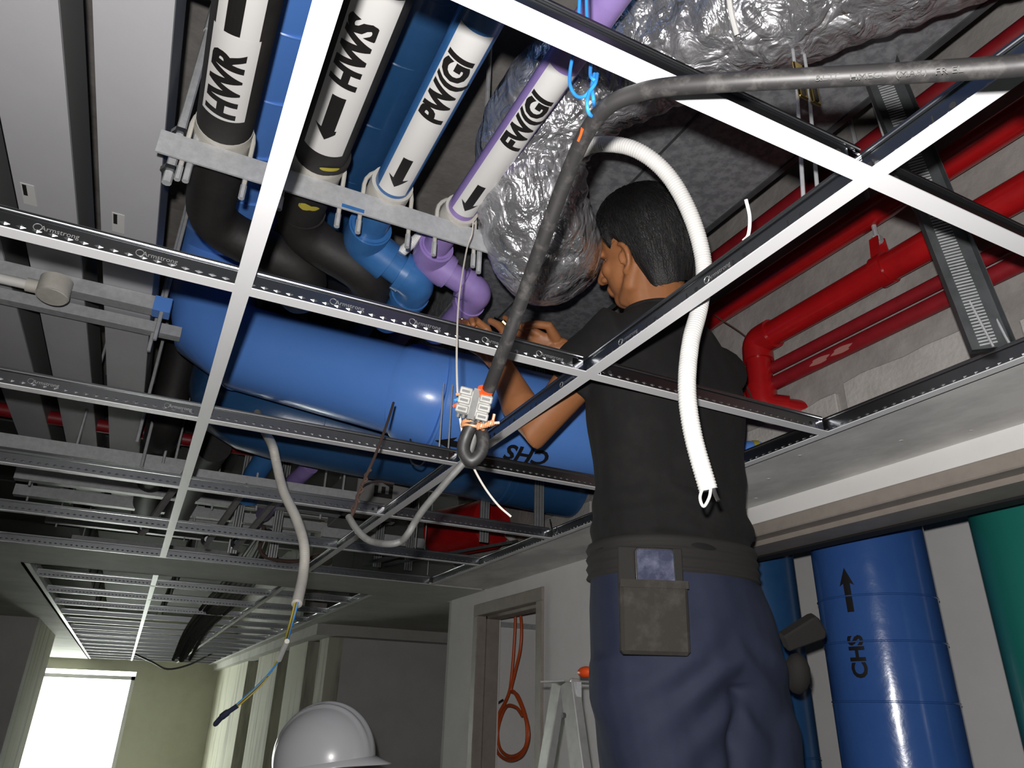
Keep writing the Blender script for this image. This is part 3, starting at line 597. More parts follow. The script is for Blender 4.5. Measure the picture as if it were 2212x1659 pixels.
# grey sheet metal duct overhead
gd = thing('sheet_metal_duct', 'dark galvanised rectangular duct above the worker', 'duct', tuple(C(.98, 1.0, 1.25)))
y = -.9
while y < 3.2:
    MB().box(C(.72, y, 1.25), C(1.205, y + 1.18, 1.60)).build('duct_section', 'spangle', gd, bevel=.003)
    MB().box(C(.712, y + 1.165, 1.244), C(1.213, y + 1.195, 1.606)).build('flange', 'zinc', gd)
    y += 1.18
MB().box(C(1.196, -.9, 1.246), C(1.212, 3.4, 1.262)).build('corner_seam', 'zinc', gd)
MB().box(C(.90, -.9, 1.2475), C(.906, 3.4, 1.2505)).build('lock_seam', 'zinc', gd)
# steel hanger stud down to the edge tee
sd = thing('ceiling_stud', 'ribbed steel hanger stud leaning down to the edge tee', 'stud', tuple(C(1.24, .64, .6)))
p, q = C(1.238, .640, .600), C(1.146, .655, 1.246)
d = (q - p).normalized(); a = V((-.72, -.69, 0)); a = (a - d * a.dot(d)).normalized(); b = d.cross(a)
MB().prism([(0, -.033), (.0012, -.033), (.0012, .033), (.022, .033), (.022, .034), (0, .034), (0, -.034), (.022, -.034), (.022, -.033)], p, a, b, q - p).build('channel', 'zinc', sd)
m = MB()
u = .012
while u < .63:
    c = p + d * u + a * .0016; m.obox(c, d * .0014, b * .014, a * .0009); u += .0062
tag(m.build('ribs', 'galv_dull', sd), kind='stuff')
for s_ in (-.022, .022): MB().bar(p + b * s_, q + b * s_, .003, .0025, up=tuple(a)).build('edge_rib', 'zinc', sd)
# hanger wires and clips
def wire(pts, r, label, m_='galv_dull', name='hanger_wire', group='hanger wires', cat='wire'):
    return tag(MB().tube(curve([C(*p) for p in pts], 6) if len(pts) > 2 else [C(*p) for p in pts], r, 6).build(name, m_, smooth=True), label, cat, group)
for k, (x, l) in enumerate(((.785, 'left'), (.812, 'right'))):
    t = thing('hanger_clip', l + ' one of two brass hanger clips with rod above the cable', 'hanger', tuple(C(x, .615, .6)), 'brass hanger clips')
    MB().tube([C(x - .135, .505, .598), C(x - .045, .555, .85), C(x - .012, .572, .95), C(x + .04, .60, 1.25)], .0028, 8).build('rod', 'galv_dull', t)
    MB().box(C(x - .037, .553, .88), C(x - .017, .558, .955)).build('clip_plate', 'brass', t, bevel=.002)
    MB().box(C(x - .030, .551, .885), C(x - .024, .554, .915)).build('clip_slot', 'black', t)
wire([(1.23, .63, .60), (1.215, .66, .80), (1.19, .70, 1.05), (1.18, .72, 1.75)], .0022, 'hooked wire beside the steel stud, longer one')
wire([(1.255, .61, .59), (1.25, .62, .64), (1.243, .65, .9), (1.23, .68, 1.75)], .0022, 'hooked wire beside the steel stud, shorter one')
wire([(1.36, 1.58, 1.13), (1.40, 1.40, .90), (1.33, 1.27, .72), (1.215, 1.05, .60)], .0026, 'thin grey wire crossing the red elbow', 'rust')
wire([(1.38, 1.45, 1.12), (1.42, 1.36, 1.0), (1.44, 1.345, .90), (1.40, 1.46, .80)], .0020, 'thin grey wire looped behind the red elbow', 'rust')
wire([(.637, .600, .599), (.640, .592, .606), (.634, .580, .625), (.626, .575, .648)], .0026, 'bent white hook on the main tee by the hose', 'white_pvc', 'hook_wire')
for x, y, l in ((.98, 2.80, 'near the red tank, left'), (.99, 2.95, 'near the red tank, right'), (1.20, 3.36, 'at the far corner of the grid'), (.60, 1.66, 'beside the cable loop'), (.625, 1.66, 'just right of the cable loop')):
    wire([(x, y, .598), (x, y, 1.75 if y > 2 else .80)], .0022, 'straight hanger wire ' + l)
wire([(.55, 1.75, .66), (.552, 1.742, .60), (.575, 1.735, .585), (.59, 1.735, .60)], .0025, 'hooked wire end on the main tee below cable', 'galv')
wire([(1.21, 2.17, .62), (1.212, 2.16, .585), (1.225, 2.16, .575), (1.235, 2.165, .595)], .0022, 'hooked wire end near the soffit edge', 'galv')
for x, y, l in ((1.13, 2.55, 'in front of the red tank'), (1.21, 2.25, 'under the deep blue pipe end'), (.93, 3.3, 'at the far band, left'), (1.08, 3.3, 'at the far band, right'), (.30, 3.35, 'behind the hanging hose, left'), (.47, 3.35, 'behind the hanging hose, right')):
    h = thing('furring_stud', 'bright steel hanger strip ' + l, 'stud', tuple(C(x, y, .6)), 'far hanger strips')
    p = C(x, y, .60); m = MB()
    for s_ in (-.016, -.006, .006, .016): m.obox(p + Z * .45 + X * s_, X * .002, Y * .003, Z * .45)
    MB().obox(p + Z * .45 + Y * .004, X * .019, Y * .0012, Z * .45).build('strip', 'zinc', h); m.build('ribs', 'alu', h)
# loose steel angles lying over the far tees
for k, (p_, q_, l) in enumerate((((.985, 3.32, .62), (1.35, 2.72, .66), 'loose steel angle by the red tank'), ((.90, 3.36, .62), (1.02, 3.05, .64), 'short loose angle at the far corner'))):
    tag(MB().bar(C(*p_), C(*q_), .05, .012, up=(0, -.5, 1)).build('steel_angle', 'zinc'), l, 'angle iron')
for k, (p_, q_) in enumerate((((-.06, 3.25, .62), (.05, 2.86, .80)), ((.19, 3.34, .62), (.28, 2.95, .80)), ((.31, 3.34, .62), (.42, 2.95, .80)))):
    o = thing('sprinkler_dropper', ['shiny dropper pipe left of the splitter tee', 'shiny dropper pipe right of the splitter tee', 'shiny dropper pipe farther right of the splitter tee'][k], 'pipe', tuple(C(*p_)), 'shiny droppers')
    MB().bar(C(*p_), C(*q_), .022, .016).build('pipe', 'alu', o)
    MB().lathe([(0, .012), (.02, .014), (.024, .024), (.03, .024), (.036, .008)], C(*p_) + V((0, -.03, .02)), Y, 14).build('sprinkler_head', 'chrome', o)

sb = thing('pipe_stub', 'short blue and white painted pipe stub low on the wall behind the worker', 'pipe', tuple(C(1.47, 1.45, .70)))
MB().tube([C(1.40, 1.52, .705), C(1.515, 1.46, .705)], .034, 20).build('blue_section', 'blue', sb, smooth=True)
MB().tube([C(1.385, 1.528, .705), C(1.405, 1.517, .705)], .036, 20).build('white_end', 'white_pvc', sb, smooth=True)
MB().tube([C(1.49, 1.473, .705), C(1.505, 1.465, .705)], .0355, 20).build('yellow_band', 'yellow', sb, smooth=True)

# ------------------------------------------------------------------ foil-wrapped flexible duct
fd = thing('flexible_duct', 'crumpled silver foil flexible duct sagging beside the worker', 'duct', tuple(C(.6, 1.1, .8)))
path = curve([V((1.0696, 0.2422, 2.8787)), V((0.8912, 0.4160, 2.8264)), V((0.7482, 0.5983, 2.8201)), V((0.6520, 0.7597, 2.8345)), V((0.5637, 0.9081, 2.8186)), V((0.5334, 1.0263, 2.7590)), V((0.5639, 1.0916, 2.6734)), V((0.6114, 1.1413, 2.6266)), V((0.6703, 1.2121, 2.6474)), V((0.7605, 1.3387, 2.7693)), V((0.8862, 1.5321, 2.9902))], 14)
N = 96
def crum(i, k, t):
    p = path[min(i, len(path) - 1)]; a = V((p.x * 7 + math.cos(t) * .9, p.y * 7 + math.sin(t) * .9, p.z * 7))
    return 1 + .045 * noise.noise(a) + .045 * noise.noise(a * 2.7 + V((3, 1, 7))) + .022 * (1 - 2 * abs(noise.noise(a * 5.5))) + .018 * math.sin(i * 1.15 + 1.2 * noise.noise(a * 2) * 3)
def resamp(p, st):
    out = [p[0]]; acc = 0
    for a, b in zip(p, p[1:]):
        L = (b - a).length; n = max(1, int(round(L / st)))
        out += [a.lerp(b, (j + 1) / n) for j in range(n)]
    return out
path = resamp(path, .0075)
MB().tube(path, .118, N, fn=crum).build('foil_jacket', 'foil', fd, smooth='all')
m = MB()                                              # lilac-tinted loose tape wrap and wrinkled clear band
j = [i for i, p in enumerate(path)]
wt = tag(MB().tube(curve([V((0.6080, 0.5427, 2.7504)), V((0.6287, 0.5568, 2.7269)), V((0.6471, 0.5725, 2.7027)), V((0.6676, 0.5856, 2.6814))], 8), .0045, 8).build('plastic_string', 'white_pvc', smooth=True), 'white plastic string lying on the silver duct', 'string')
# ------------------------------------------------------------------ hoses, cables, cords
def corrugated(name, label, pts, r, m_, pitch=.0045, cat='conduit', n=18, amp=.06):
    p = resamp(curve(pts, 10), pitch / 3)
    L = [0]
    for a, b in zip(p, p[1:]): L.append(L[-1] + (b - a).length)
    t = thing(name, label, cat, tuple(p[-1]))
    MB().tube(p, [r * (1 + amp * math.cos(2 * math.pi * l / pitch)) for l in L], n).build('corrugated_sleeve', m_, t, smooth='all')
    return t, p
wc, wp = corrugated('corrugated_conduit', 'white corrugated conduit looping past the worker and hanging down', [V((0.5452, 0.8820, 2.6231)), V((0.5547, 0.8270, 2.6020)), V((0.5935, 0.7726, 2.5639)), V((0.6439, 0.7538, 2.5168)), V((0.6834, 0.7488, 2.4411)), V((0.7072, 0.7556, 2.3567)), V((0.7006, 0.7664, 2.2816)), V((0.6783, 0.7704, 2.2108)), V((0.6634, 0.7704, 2.1287)), V((0.6666, 0.7695, 2.0553)), V((0.6827, 0.7659, 1.9749))], .0132, 'white_pvc')
MB().tube(curve([V((0.6752, 0.7672, 1.9795)), V((0.6712, 0.7713, 1.9631)), V((0.6750, 0.7697, 1.9507)), V((0.6828, 0.7656, 1.9634)), V((0.6854, 0.7627, 1.9786))], 6), .0022, 8).build('wire_loop', 'white_pvc', wc, smooth=True)
MB().tube(curve([V((0.6878, 0.7615, 1.9786)), V((0.6903, 0.7603, 1.9666)), V((0.6920, 0.7577, 1.9582))], 4), .003, 8).build('wire_tail', 'cable', wc, smooth=True)
corrugated('corrugated_conduit', 'short white corrugated conduit behind the lilac pipe', [V((0.4804, 1.2235, 2.7096)), V((0.4395, 1.2899, 2.7141)), V((0.3941, 1.3767, 2.6826)), V((0.3672, 1.4265, 2.6582))], .012, 'white_pvc')
hc, hp = corrugated('hanging_hose', 'white hose hanging at left below the deep blue pipe', [V((0.2158, 2.4166, 2.5840)), V((0.2247, 2.2084, 2.4564)), V((0.2343, 2.0150, 2.3469)), V((0.2524, 2.0076, 2.2963)), V((0.2782, 1.9762, 2.2132)), V((0.3133, 1.9165, 2.1291)), V((0.3355, 1.8718, 2.0516)), V((0.3401, 1.8565, 1.9811)), V((0.3209, 1.7790, 1.8995))], .0125, 'cream_pvc', amp=.03)
for k, (c, o_) in enumerate((('yellow', -3), ('rust', 0), ('blue_wire', 3), ('yellow', 2))):
    MB().tube(curve([V((0.3198, 1.7771, 1.9043)) + cam_r * .001 * o_, V((0.3164, 1.7920, 1.8541)) + cam_r * .001 * o_, V((0.3230, 1.8967, 1.7978)) + cam_r * .0012 * o_, V((0.2968, 1.9276, 1.7380)) + cam_u * .001 * o_, V((0.2396, 1.9648, 1.6710)) + cam_u * .001 * o_], 6), .0024, 6).build('core_wire', c, hc, smooth=True)
MB().tube([V((0.3165, 1.8093, 1.8199)), V((0.3210, 1.9044, 1.7846))], [.006, .0065], 8).build('sleeve', 'white_pvc', hc, smooth=True)
MB().tube(curve([V((0.2491, 1.9550, 1.6812)), V((0.2310, 1.9717, 1.6657)), V((0.2215, 1.9814, 1.6555)), V((0.2107, 1.9954, 1.6383))], 5), [.006] * 5 + [.0085] * 5 + [.0065] * 5 + [.004], 8).build('taped_end', 'trouser', hc, smooth=True)
# main dusty cable below the grid
cb = thing('power_cable', 'thick dusty black cable slung below the ceiling grid', 'cable', tuple(V((0.3508, 0.8331, 1.9903))))
MB().tube(curve([V((1.50, -.70, 2.20)), V((1.10, -.34, 2.165)), V((.82, -.05, 2.155)), V((0.5542, 0.1454, 2.1288)), V((0.5170, 0.1886, 2.1393)), V((0.4716, 0.2340, 2.1533)), V((0.4241, 0.2799, 2.1681)), V((0.3738, 0.3314, 2.1868)), V((0.3358, 0.3771, 2.2052)), V((0.3198, 0.4042, 2.2152)), V((0.3057, 0.4336, 2.2188)), V((0.3045, 0.4717, 2.2170)), V((0.3119, 0.5240, 2.2033)), V((0.3199, 0.5842, 2.1732)), V((0.3309, 0.6605, 2.1328)), V((0.3349, 0.7164, 2.0909)), V((0.3404, 0.7639, 2.0642)), V((0.3446, 0.8027, 2.0440)), V((0.3369, 0.8272, 2.0150)), V((0.3349, 0.8334, 1.9927)), V((0.3451, 0.8295, 1.9787)), V((0.3564, 0.8236, 1.9916)), V((0.3569, 0.8240, 2.0144)), V((0.3526, 0.8346, 2.0336))], 8), .0086, 14).build('cable', 'cable', cb, smooth=True)
MB().tube(curve([V((0.3544, 0.8389, 2.0355)), V((0.3538, 0.8448, 2.0173)), V((0.3499, 0.8576, 1.9909)), V((0.3324, 0.8808, 1.9619)), V((0.3154, 0.9175, 1.9298)), V((0.3112, 0.9394, 1.9147)), V((0.3067, 0.9482, 1.9018)), V((0.3038, 0.9654, 1.8945)), V((0.2916, 0.9736, 1.8901)), V((0.2777, 1.0020, 1.8955)), V((0.2662, 1.0162, 1.9027)), V((0.2549, 1.0369, 1.9207)), V((0.2472, 1.0552, 1.9400))], 10), .0050, 14).build('cable_tail', 'cable_grey', cb, smooth=True)
MB().tube([V((0.3375, 0.7752, 2.0569)), V((0.3395, 0.7916, 2.0467))], .0106, 14).build('red_tape', 'orange_red', cb, smooth=True)
MB().tube(curve([V((0.2967, 0.4670, 2.2144)), V((0.2988, 0.4731, 2.2126)), V((0.3001, 0.4806, 2.2109))], 3), .0022, 6).build('red_mark', 'orange_red', cb)
for tx, c_ in (('&LTC', V((0.4148, 0.2778, 2.1607))), ('HMEGU', V((0.4354, 0.2572, 2.1528))), ('(MAR)', V((0.4557, 0.2367, 2.1462))), ('FR EL', V((0.4718, 0.2179, 2.1390)))):
    flat_text(tx, .0072, c_, (cam_r + cam_u * .05 - cam_f * .10).normalized(), cam_u - cam_r * .05, 0, 0, 1.25).build('cable_print', 'cable_grey', cb)
cn = thing('cable_connector', 'grey six-way cable connector block taped to the cable', 'connector', tuple(V((0.3301, 0.7922, 2.0423))))
bc = V((0.3301, 0.7922, 2.0423)); ax = (cam_r * .97 - cam_u * .24).normalized(); ay = (cam_u * .97 + cam_r * .24).normalized(); az = -cam_f
MB().obox(bc, ax * .0205, ay * .0165, az * .009).build('core', 'plug_grey', cn, bevel=.002)
for i in (-1, 1):
    for j in (-1, 0, 1):
        hb = MB().obox(bc + ax * (.0135 * i) + ay * (.0115 * j - .002 * i) + az * .010, ax * .0082, ay * .0049, az * .0035).build('lever', 'plug_grey', cn, bevel=.0012)
        MB().obox(bc + ax * (.0135 * i) + ay * (.0115 * j - .002 * i) + az * .0137, ax * .0052, ay * .0016, az * .0003).build('marking', 'cable', hb)
MB().obox(bc + az * .0095, ax * .0042, ay * .020, az * .0012).build('tape_strip', 'cable_grey', cn)
for i in range(6): MB().tube([bc + ax * (-.017 + .0068 * i) - ay * .016, bc + ax * (-.017 + .0068 * i) - ay * .0215], .0028, 8).build('wire_port', 'cable_grey', cn)
for i, c in enumerate(('copper', 'blue_wire', 'orange_red')): MB().tube([bc - ax * .0195 + ay * (.008 - .006 * i) + az * .003, bc - ax * .026 + ay * (.006 - .008 * i) + az * .004], .0018, 6).build('wire_end', c, cn)
# copper wire twisted round the cable
cw = thing('tie_wire', 'copper coloured wire twisted round the cable loop', 'wire', tuple(V((0.3430, 0.8194, 2.0246))))
c0 = V((0.3434, 0.8250, 2.0253))
for k in range(3): MB().tube(curve([c0 + cam_r * (.0145 * math.cos(a)) + (cam_u * .35 - cam_f * .9) * (.0135 * math.sin(a)) + cam_u * (.0035 * (k - 1) - .003 * math.cos(a + k)) for a in [i * math.pi / 6 for i in range(13)]], 3), .0021, 8).build('turn', 'copper', cw, smooth=True)
pa, pb = V((0.3418, 0.8055, 2.0171)), V((0.3570, 0.7902, 2.0207))
for ph in (0, math.pi): MB().tube([pa.lerp(pb, t / 24) + cam_u * (.0026 * math.cos(t * .9 + ph)) + cam_f * (.0026 * math.sin(t * .9 + ph)) for t in range(25)], .0019, 8).build('twist', 'copper', cw, smooth=True)
MB().tube([V((0.3558, 0.7916, 2.0190)), V((0.3558, 0.7856, 2.0310))], .002, 8).build('wire_end', 'copper', cw); MB().tube([V((0.3550, 0.7915, 2.0201)), V((0.3640, 0.7867, 2.0209))], .002, 8).build('wire_end', 'copper', cw)
# blue wire sling
bw = thing('wire_sling', 'bright blue wire sling holding the black cable', 'wire', tuple(V((0.2981, 0.4546, 2.2329))))
MB().tube(curve([V((0.2901, 0.4564, 2.4293)), V((0.2943, 0.4656, 2.3830)), V((0.2942, 0.4742, 2.3422)), V((0.2897, 0.4781, 2.3026)), V((0.2875, 0.4749, 2.2751)), V((0.2914, 0.4696, 2.2578)), V((0.2946, 0.4599, 2.2497)), V((0.2965, 0.4522, 2.2511)), V((0.2981, 0.4434, 2.2548)), V((0.2944, 0.4435, 2.2581)), V((0.2953, 0.4487, 2.2712)), V((0.3035, 0.4582, 2.3168)), V((0.3041, 0.4655, 2.3740)), V((0.2965, 0.4532, 2.4294))], 8), .0019, 8).build('strand', 'blue_wire', bw, smooth=True)
MB().tube(curve([V((0.3018, 0.4459, 2.2705)), V((0.2958, 0.4409, 2.2500)), V((0.2903, 0.4437, 2.2376)), V((0.2865, 0.4425, 2.2195)), V((0.2930, 0.4481, 2.2143)), V((0.3051, 0.4558, 2.2238)), V((0.3151, 0.4663, 2.2415))], 8), .0019, 8).build('hook', 'blue_wire', bw, smooth=True)
MB().tube(curve([V((0.3013, 0.4502, 2.2745)), V((0.2963, 0.4475, 2.2534)), V((0.2954, 0.4444, 2.2315)), V((0.3085, 0.4630, 2.2423))], 6), .0019, 8).build('strand', 'blue_wire', bw, smooth=True)
# white cord from angle iron to the connector
tag(MB().tube(curve([V((0.4284, 1.0815, 2.5577)), V((0.4264, 1.0801, 2.5262)), V((0.4161, 1.0758, 2.4844)), V((0.3788, 1.0012, 2.3302)), V((0.3505, 0.9236, 2.1972)), V((0.3329, 0.8676, 2.1077)), V((0.3264, 0.8375, 2.0528)), V((0.3332, 0.8381, 2.0211)), V((0.3439, 0.8481, 2.0033)), V((0.3678, 0.8836, 1.9948)), V((0.3977, 0.9052, 1.9718)), V((0.4248, 0.9149, 1.9512)), V((0.4454, 0.9126, 1.9360))], 8), .0016, 8).build('white_string', 'rope', smooth=True), 'thin white string hanging from the angle iron past the connector', 'string')
bf = thing('hanging_flex', 'brown flex hanging from the blue pipe to the cable tail', 'cable', tuple(V((0.2641, 1.0965, 1.9628))))
MB().tube(curve([V((0.4119, 1.4602, 2.3085)), V((0.3783, 1.3737, 2.2223)), V((0.3334, 1.2660, 2.1164)), V((0.3085, 1.2067, 2.0643)), V((0.2795, 1.1423, 2.0022)), V((0.2653, 1.0943, 1.9661)), V((0.2522, 1.0644, 1.9412))], 6), .0028, 8).build('flex', 'rust', bf, smooth=True)
MB().tube([V((0.3085, 1.2067, 2.0643)).lerp(V((0.2605, 1.0890, 1.9570)), t / 30) + cam_r * (.0035 * math.cos(t * .8)) + cam_f * (.0035 * math.sin(t * .8)) for t in range(31)], .002, 6).build('twist', 'rust', bf, smooth=True)
MB().tube(curve([V((0.2848, 1.1625, 2.0056)), V((0.3369, 1.3464, 2.0748)), V((0.4105, 1.5214, 2.1413)), V((0.4714, 1.6014, 2.1661))], 6), .0028, 8).build('flex_loop', 'rust', bf, smooth=True)
tag(MB().tube(curve([V((0.4111, 3.3372, 2.4129)), V((0.4195, 3.3854, 2.3098)), V((0.4785, 3.3732, 2.2777)), V((0.5721, 3.3305, 2.2727)), V((0.6588, 3.2759, 2.2977))], 6), .008, 8).build('far_cable', 'rust', smooth=True), 'brown cable drooping behind the hanging white hose', 'cable')
# bundle of dark cables drooping in the far ceiling
bd = thing('cable_bundle', 'dark bundle of cables drooping from the far ceiling', 'cable', tuple(V((0.3731, 5.7131, 2.0990))))
for k in range(7):
    MB().tube(curve([V((0.4932, 3.8662, 2.4953)) + cam_r * .01 * (k - 3), V((0.5250, 4.7462, 2.4155)) + cam_r * .03 * (k - 3), V((0.4729, 5.3131, 2.3107)) + cam_r * .035 * (k - 3), V((0.3817, 5.7964, 2.1672)) + cam_r * .025 * (k - 3), V((0.3417, 6.1536, 1.9827)) + cam_r * .02 * (k - 3) + cam_u * .02 * (k % 3)], 6), .022 if k in (2, 3, 4) else .012, 8).build('cable', 'cable', bd, smooth=True)
wire([(.05, 10.5, .55), (.25, 10.4, .47), (.45, 10.5, .40), (.7, 10.5, .47), (.95, 10.2, .62)], .012, 'thin dark wire sagging before the far wall', 'cable', 'far_cable', 'far cables', 'cable')

# ------------------------------------------------------------------ riser pipes in the shaft
def riser(x, y, r, label, m_, seams):
    t = thing('riser_pipe', label, 'pipe', tuple(C(x, y, -1.68)), 'riser pipes')
    MB().tube([C(x, y, -1.68), C(x, y, 1.75)], r, 48).build('cladding', m_, t, smooth=True)
    for z in seams: MB().tube([C(x, y, z - .003), C(x, y, z - .001), C(x, y, z + .001), C(x, y, z + .003)], [r, r + .0025, r + .0025, r], 48).build('clad_seam', m_, t, smooth=True)
    return t
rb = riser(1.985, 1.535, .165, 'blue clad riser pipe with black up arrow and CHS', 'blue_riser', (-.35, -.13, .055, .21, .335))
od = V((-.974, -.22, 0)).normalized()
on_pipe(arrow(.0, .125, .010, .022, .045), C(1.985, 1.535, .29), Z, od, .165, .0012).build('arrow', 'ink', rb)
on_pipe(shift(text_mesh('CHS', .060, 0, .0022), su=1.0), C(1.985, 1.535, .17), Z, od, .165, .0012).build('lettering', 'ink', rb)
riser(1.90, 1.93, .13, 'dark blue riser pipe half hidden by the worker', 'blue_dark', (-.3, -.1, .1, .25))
riser(2.05, 1.02, .19, 'teal riser pipe at the right picture edge', 'teal', (-.2,))
# ------------------------------------------------------------------ orange cable coil in the store doorway
oc = thing('cable_coil', 'orange cable hanging in a coil in the doorway', 'cable', tuple(C(1.75, 3.45, -.2)))
MB().tube(curve([V((1.6750, 3.3653, 2.2162)), V((1.6750, 3.3543, 2.1035)), V((1.6750, 3.3629, 1.9740)), V((1.6750, 3.3775, 1.8689)), V((1.6750, 3.3980, 1.7863)), V((1.6750, 3.4407, 1.7351)), V((1.6750, 3.5143, 1.6729)), V((1.6750, 3.5441, 1.5801)), V((1.6750, 3.5125, 1.5111)), V((1.6750, 3.3851, 1.4848)), V((1.6750, 3.2545, 1.5146)), V((1.6750, 3.1940, 1.5918)), V((1.6750, 3.2287, 1.6764)), V((1.6750, 3.3026, 1.7548)), V((1.6750, 3.3624, 1.7776))], 8), .0075, 8).build('cable', 'orange', oc, smooth=True)
MB().tube(curve([V((1.6700, 3.3241, 2.2109)), V((1.6700, 3.2782, 2.0855)), V((1.6700, 3.2830, 1.9690)), V((1.6700, 3.3323, 1.8671)), V((1.6700, 3.3728, 1.7857)), V((1.6700, 3.3325, 1.7730)), V((1.6700, 3.2527, 1.7052)), V((1.6700, 3.2037, 1.6291)), V((1.6700, 3.2187, 1.5442)), V((1.6700, 3.3471, 1.5022)), V((1.6700, 3.4670, 1.5232)), V((1.6700, 3.5081, 1.5913)), V((1.6700, 3.4770, 1.6631)), V((1.6700, 3.4138, 1.7145)), V((1.6700, 3.3146, 1.7088)), V((1.6700, 3.2515, 1.6760))], 8), .0075, 8).build('cable', 'orange', oc, smooth=True)
MB().tube([V((1.6650, 3.4514, 1.7410)), V((1.6650, 3.5237, 1.7224))], .005, 8).build('cable_end', 'cable', oc)
# ------------------------------------------------------------------ aluminium step ladder
ld = thing('step_ladder', 'aluminium step ladder standing under the worker', 'ladder', tuple(C(1.1, 1.6, -1.68)))
tz = .075; x0, x1 = .985, 1.30; ty = 1.70
MB().box(C(x0 - .03, ty - .06, tz), C(x1 + .03, ty + .06, tz + .004)).build('top_plate', 'alu', ld)
for sx, x in ((-1, x0), (1, x1)):
    MB().bar(C(x, ty - .035, tz), C(x + .075 * sx, ty - .62, -1.68), .024, .055, up=(0, 1, .3)).build('front_rail', 'alu', ld, bevel=.002)
    MB().bar(C(x - .018 * sx, ty + .045, tz), C(x + .055 * sx, ty + .55, -1.68), .022, .045, up=(0, 1, -.3)).build('rear_rail', 'alu', ld, bevel=.002)
    MB().bar(C(x + .02 * sx, ty - .18, -.35), C(x + .018 * sx, ty + .16, -.35), .004, .018).build('spreader', 'alu', ld)
    MB().box(C(x - .004, ty - .075, tz - .05), C(x + .010, ty - .055, tz)).build('rivet_plate', 'galv_dull', ld)
    MB().tube([C(x + .022 * sx, ty - .05, tz - .075), C(x + .03 * sx, ty - .05, tz - .075)], .006, 8).build('rivet', 'galv', ld)
    for k in range(2): MB().ellip(C(x + .075 * sx, ty - .62, -1.66) if k == 0 else C(x + .055 * sx, ty + .55, -1.66), (.02, 0, 0), (0, .035, 0), (0, 0, .02), 10, 6).build('foot', 'belt', ld)
for k in range(6):
    f = (k + 1) / 6.6; z = tz - f * (tz + 1.68); y_ = ty - .035 - f * .585; w = .075 * f
    MB().box(C(x0 - w, y_ - .04, z - .012), C(x1 + w, y_ + .04, z + .012)).build('step', 'alu', ld, bevel=.003)
kn = V((1.0254, 1.6520, 1.7794))
tag(MB().ellip(kn, (.018, 0, 0), (0, .03, 0), (0, 0, .014), 14, 8).build('orange_tool_handle', 'orange_red', smooth='all'), 'orange tool handle resting on the ladder top', 'tool')

# ------------------------------------------------------------------ the worker
man = thing('person', 'worker in black T-shirt and navy trousers reaching above the ceiling grid', 'person', tuple(C(1.05, 1.3, -.66)))
SH_L, SH_R = C(.800, 1.165, .755), C(1.100, 1.160, .745)
EL_L, WR_L = C(.705, 1.345, .575), C(.652, 1.425, .775)
EL_R, WR_R = C(1.02, 1.43, .68), C(.818, 1.405, .842)
NECK, HEAD = C(.900, 1.125, .825), C(.838, 1.095, .962)
CH, WA, HI = C(.945, 1.170, .640), C(.985, 1.235, .315), C(1.035, 1.270, .140)
def ring(c, a, b, n=28, ax=X, ay=Y, sq=2.3):
    out = []
    for k in range(n):
        t = 2 * math.pi * k / n; ct, st = math.cos(t), math.sin(t)
        out.append(V(c) + ax * (a * math.copysign(abs(ct) ** (2 / sq), ct)) + ay * (b * math.copysign(abs(st) ** (2 / sq), st)))
    return out
def limb(mb, pts, rs, n=16): return mb.tube(pts, rs, n, round_caps=True)
def hand(mb, wrist, d, n, thumb_side, curl, spread=.3, size=1.0, thumb_curl=.5):
    """palm and five jointed fingers; d wrist->knuckles, n back of the hand, thumb_side towards the thumb"""
    d, n = V(d).normalized(), V(n); n = (n - d * n.dot(d)).normalized(); s = V(thumb_side); s = (s - d * s.dot(d) - n * s.dot(n)).normalized()
    kn = []
    for i in range(4):
        k = wrist + d * ((.088 - .006 * abs(i - 1.2)) * size) + s * ((.030 - .0205 * i) * size) - n * (.003 * abs(i - 1.5))
        limb(mb, [wrist + s * ((.014 - .010 * i) * size), wrist.lerp(k, .55) + n * .003, k], [.0135 * size, .0125 * size, .0105 * size], 10); kn.append(k)
    mb.ellip(wrist + d * .045 * size - n * .004, d * .042 * size, s * .032 * size, n * .014 * size, 16, 10)
    L = [(.040, .026, .020), (.045, .029, .022), (.041, .027, .021), (.033, .021, .018)]
    for i in range(4):
        p = kn[i]; f = d.copy(); pts = [p]; c = curl[i] if hasattr(curl, '__len__') else curl
        fan = s * (spread * (.10 - .07 * i))
        for j in range(3):
            ang = c * (.75, 1.0, .7)[j]
            f = (Matrix.Rotation(-ang, 3, n.cross(d).normalized() if True else s) @ f)
            g = (f + fan).normalized(); p = p + g * (L[i][j] * size); pts.append(p)
        r = (.0092, .0085, .0092, .0078)[i] * size
        limb(mb, pts, [r * 1.08, r, r * .95, r * .82], 10)
    b = wrist + d * .022 * size + s * .024 * size - n * .004
    t1 = b + (d * .55 + s * .75 - n * .25).normalized() * .040 * size
    t2 = t1 + (d * .9 + s * (.45 - thumb_curl) - n * .3).normalized() * .032 * size
    t3 = t2 + (d * .95 - s * thumb_curl * .7 - n * .25).normalized() * .026 * size
    limb(mb, [b, t1, t2, t3], [.0145 * size, .0115 * size, .0100 * size, .0085 * size], 10)
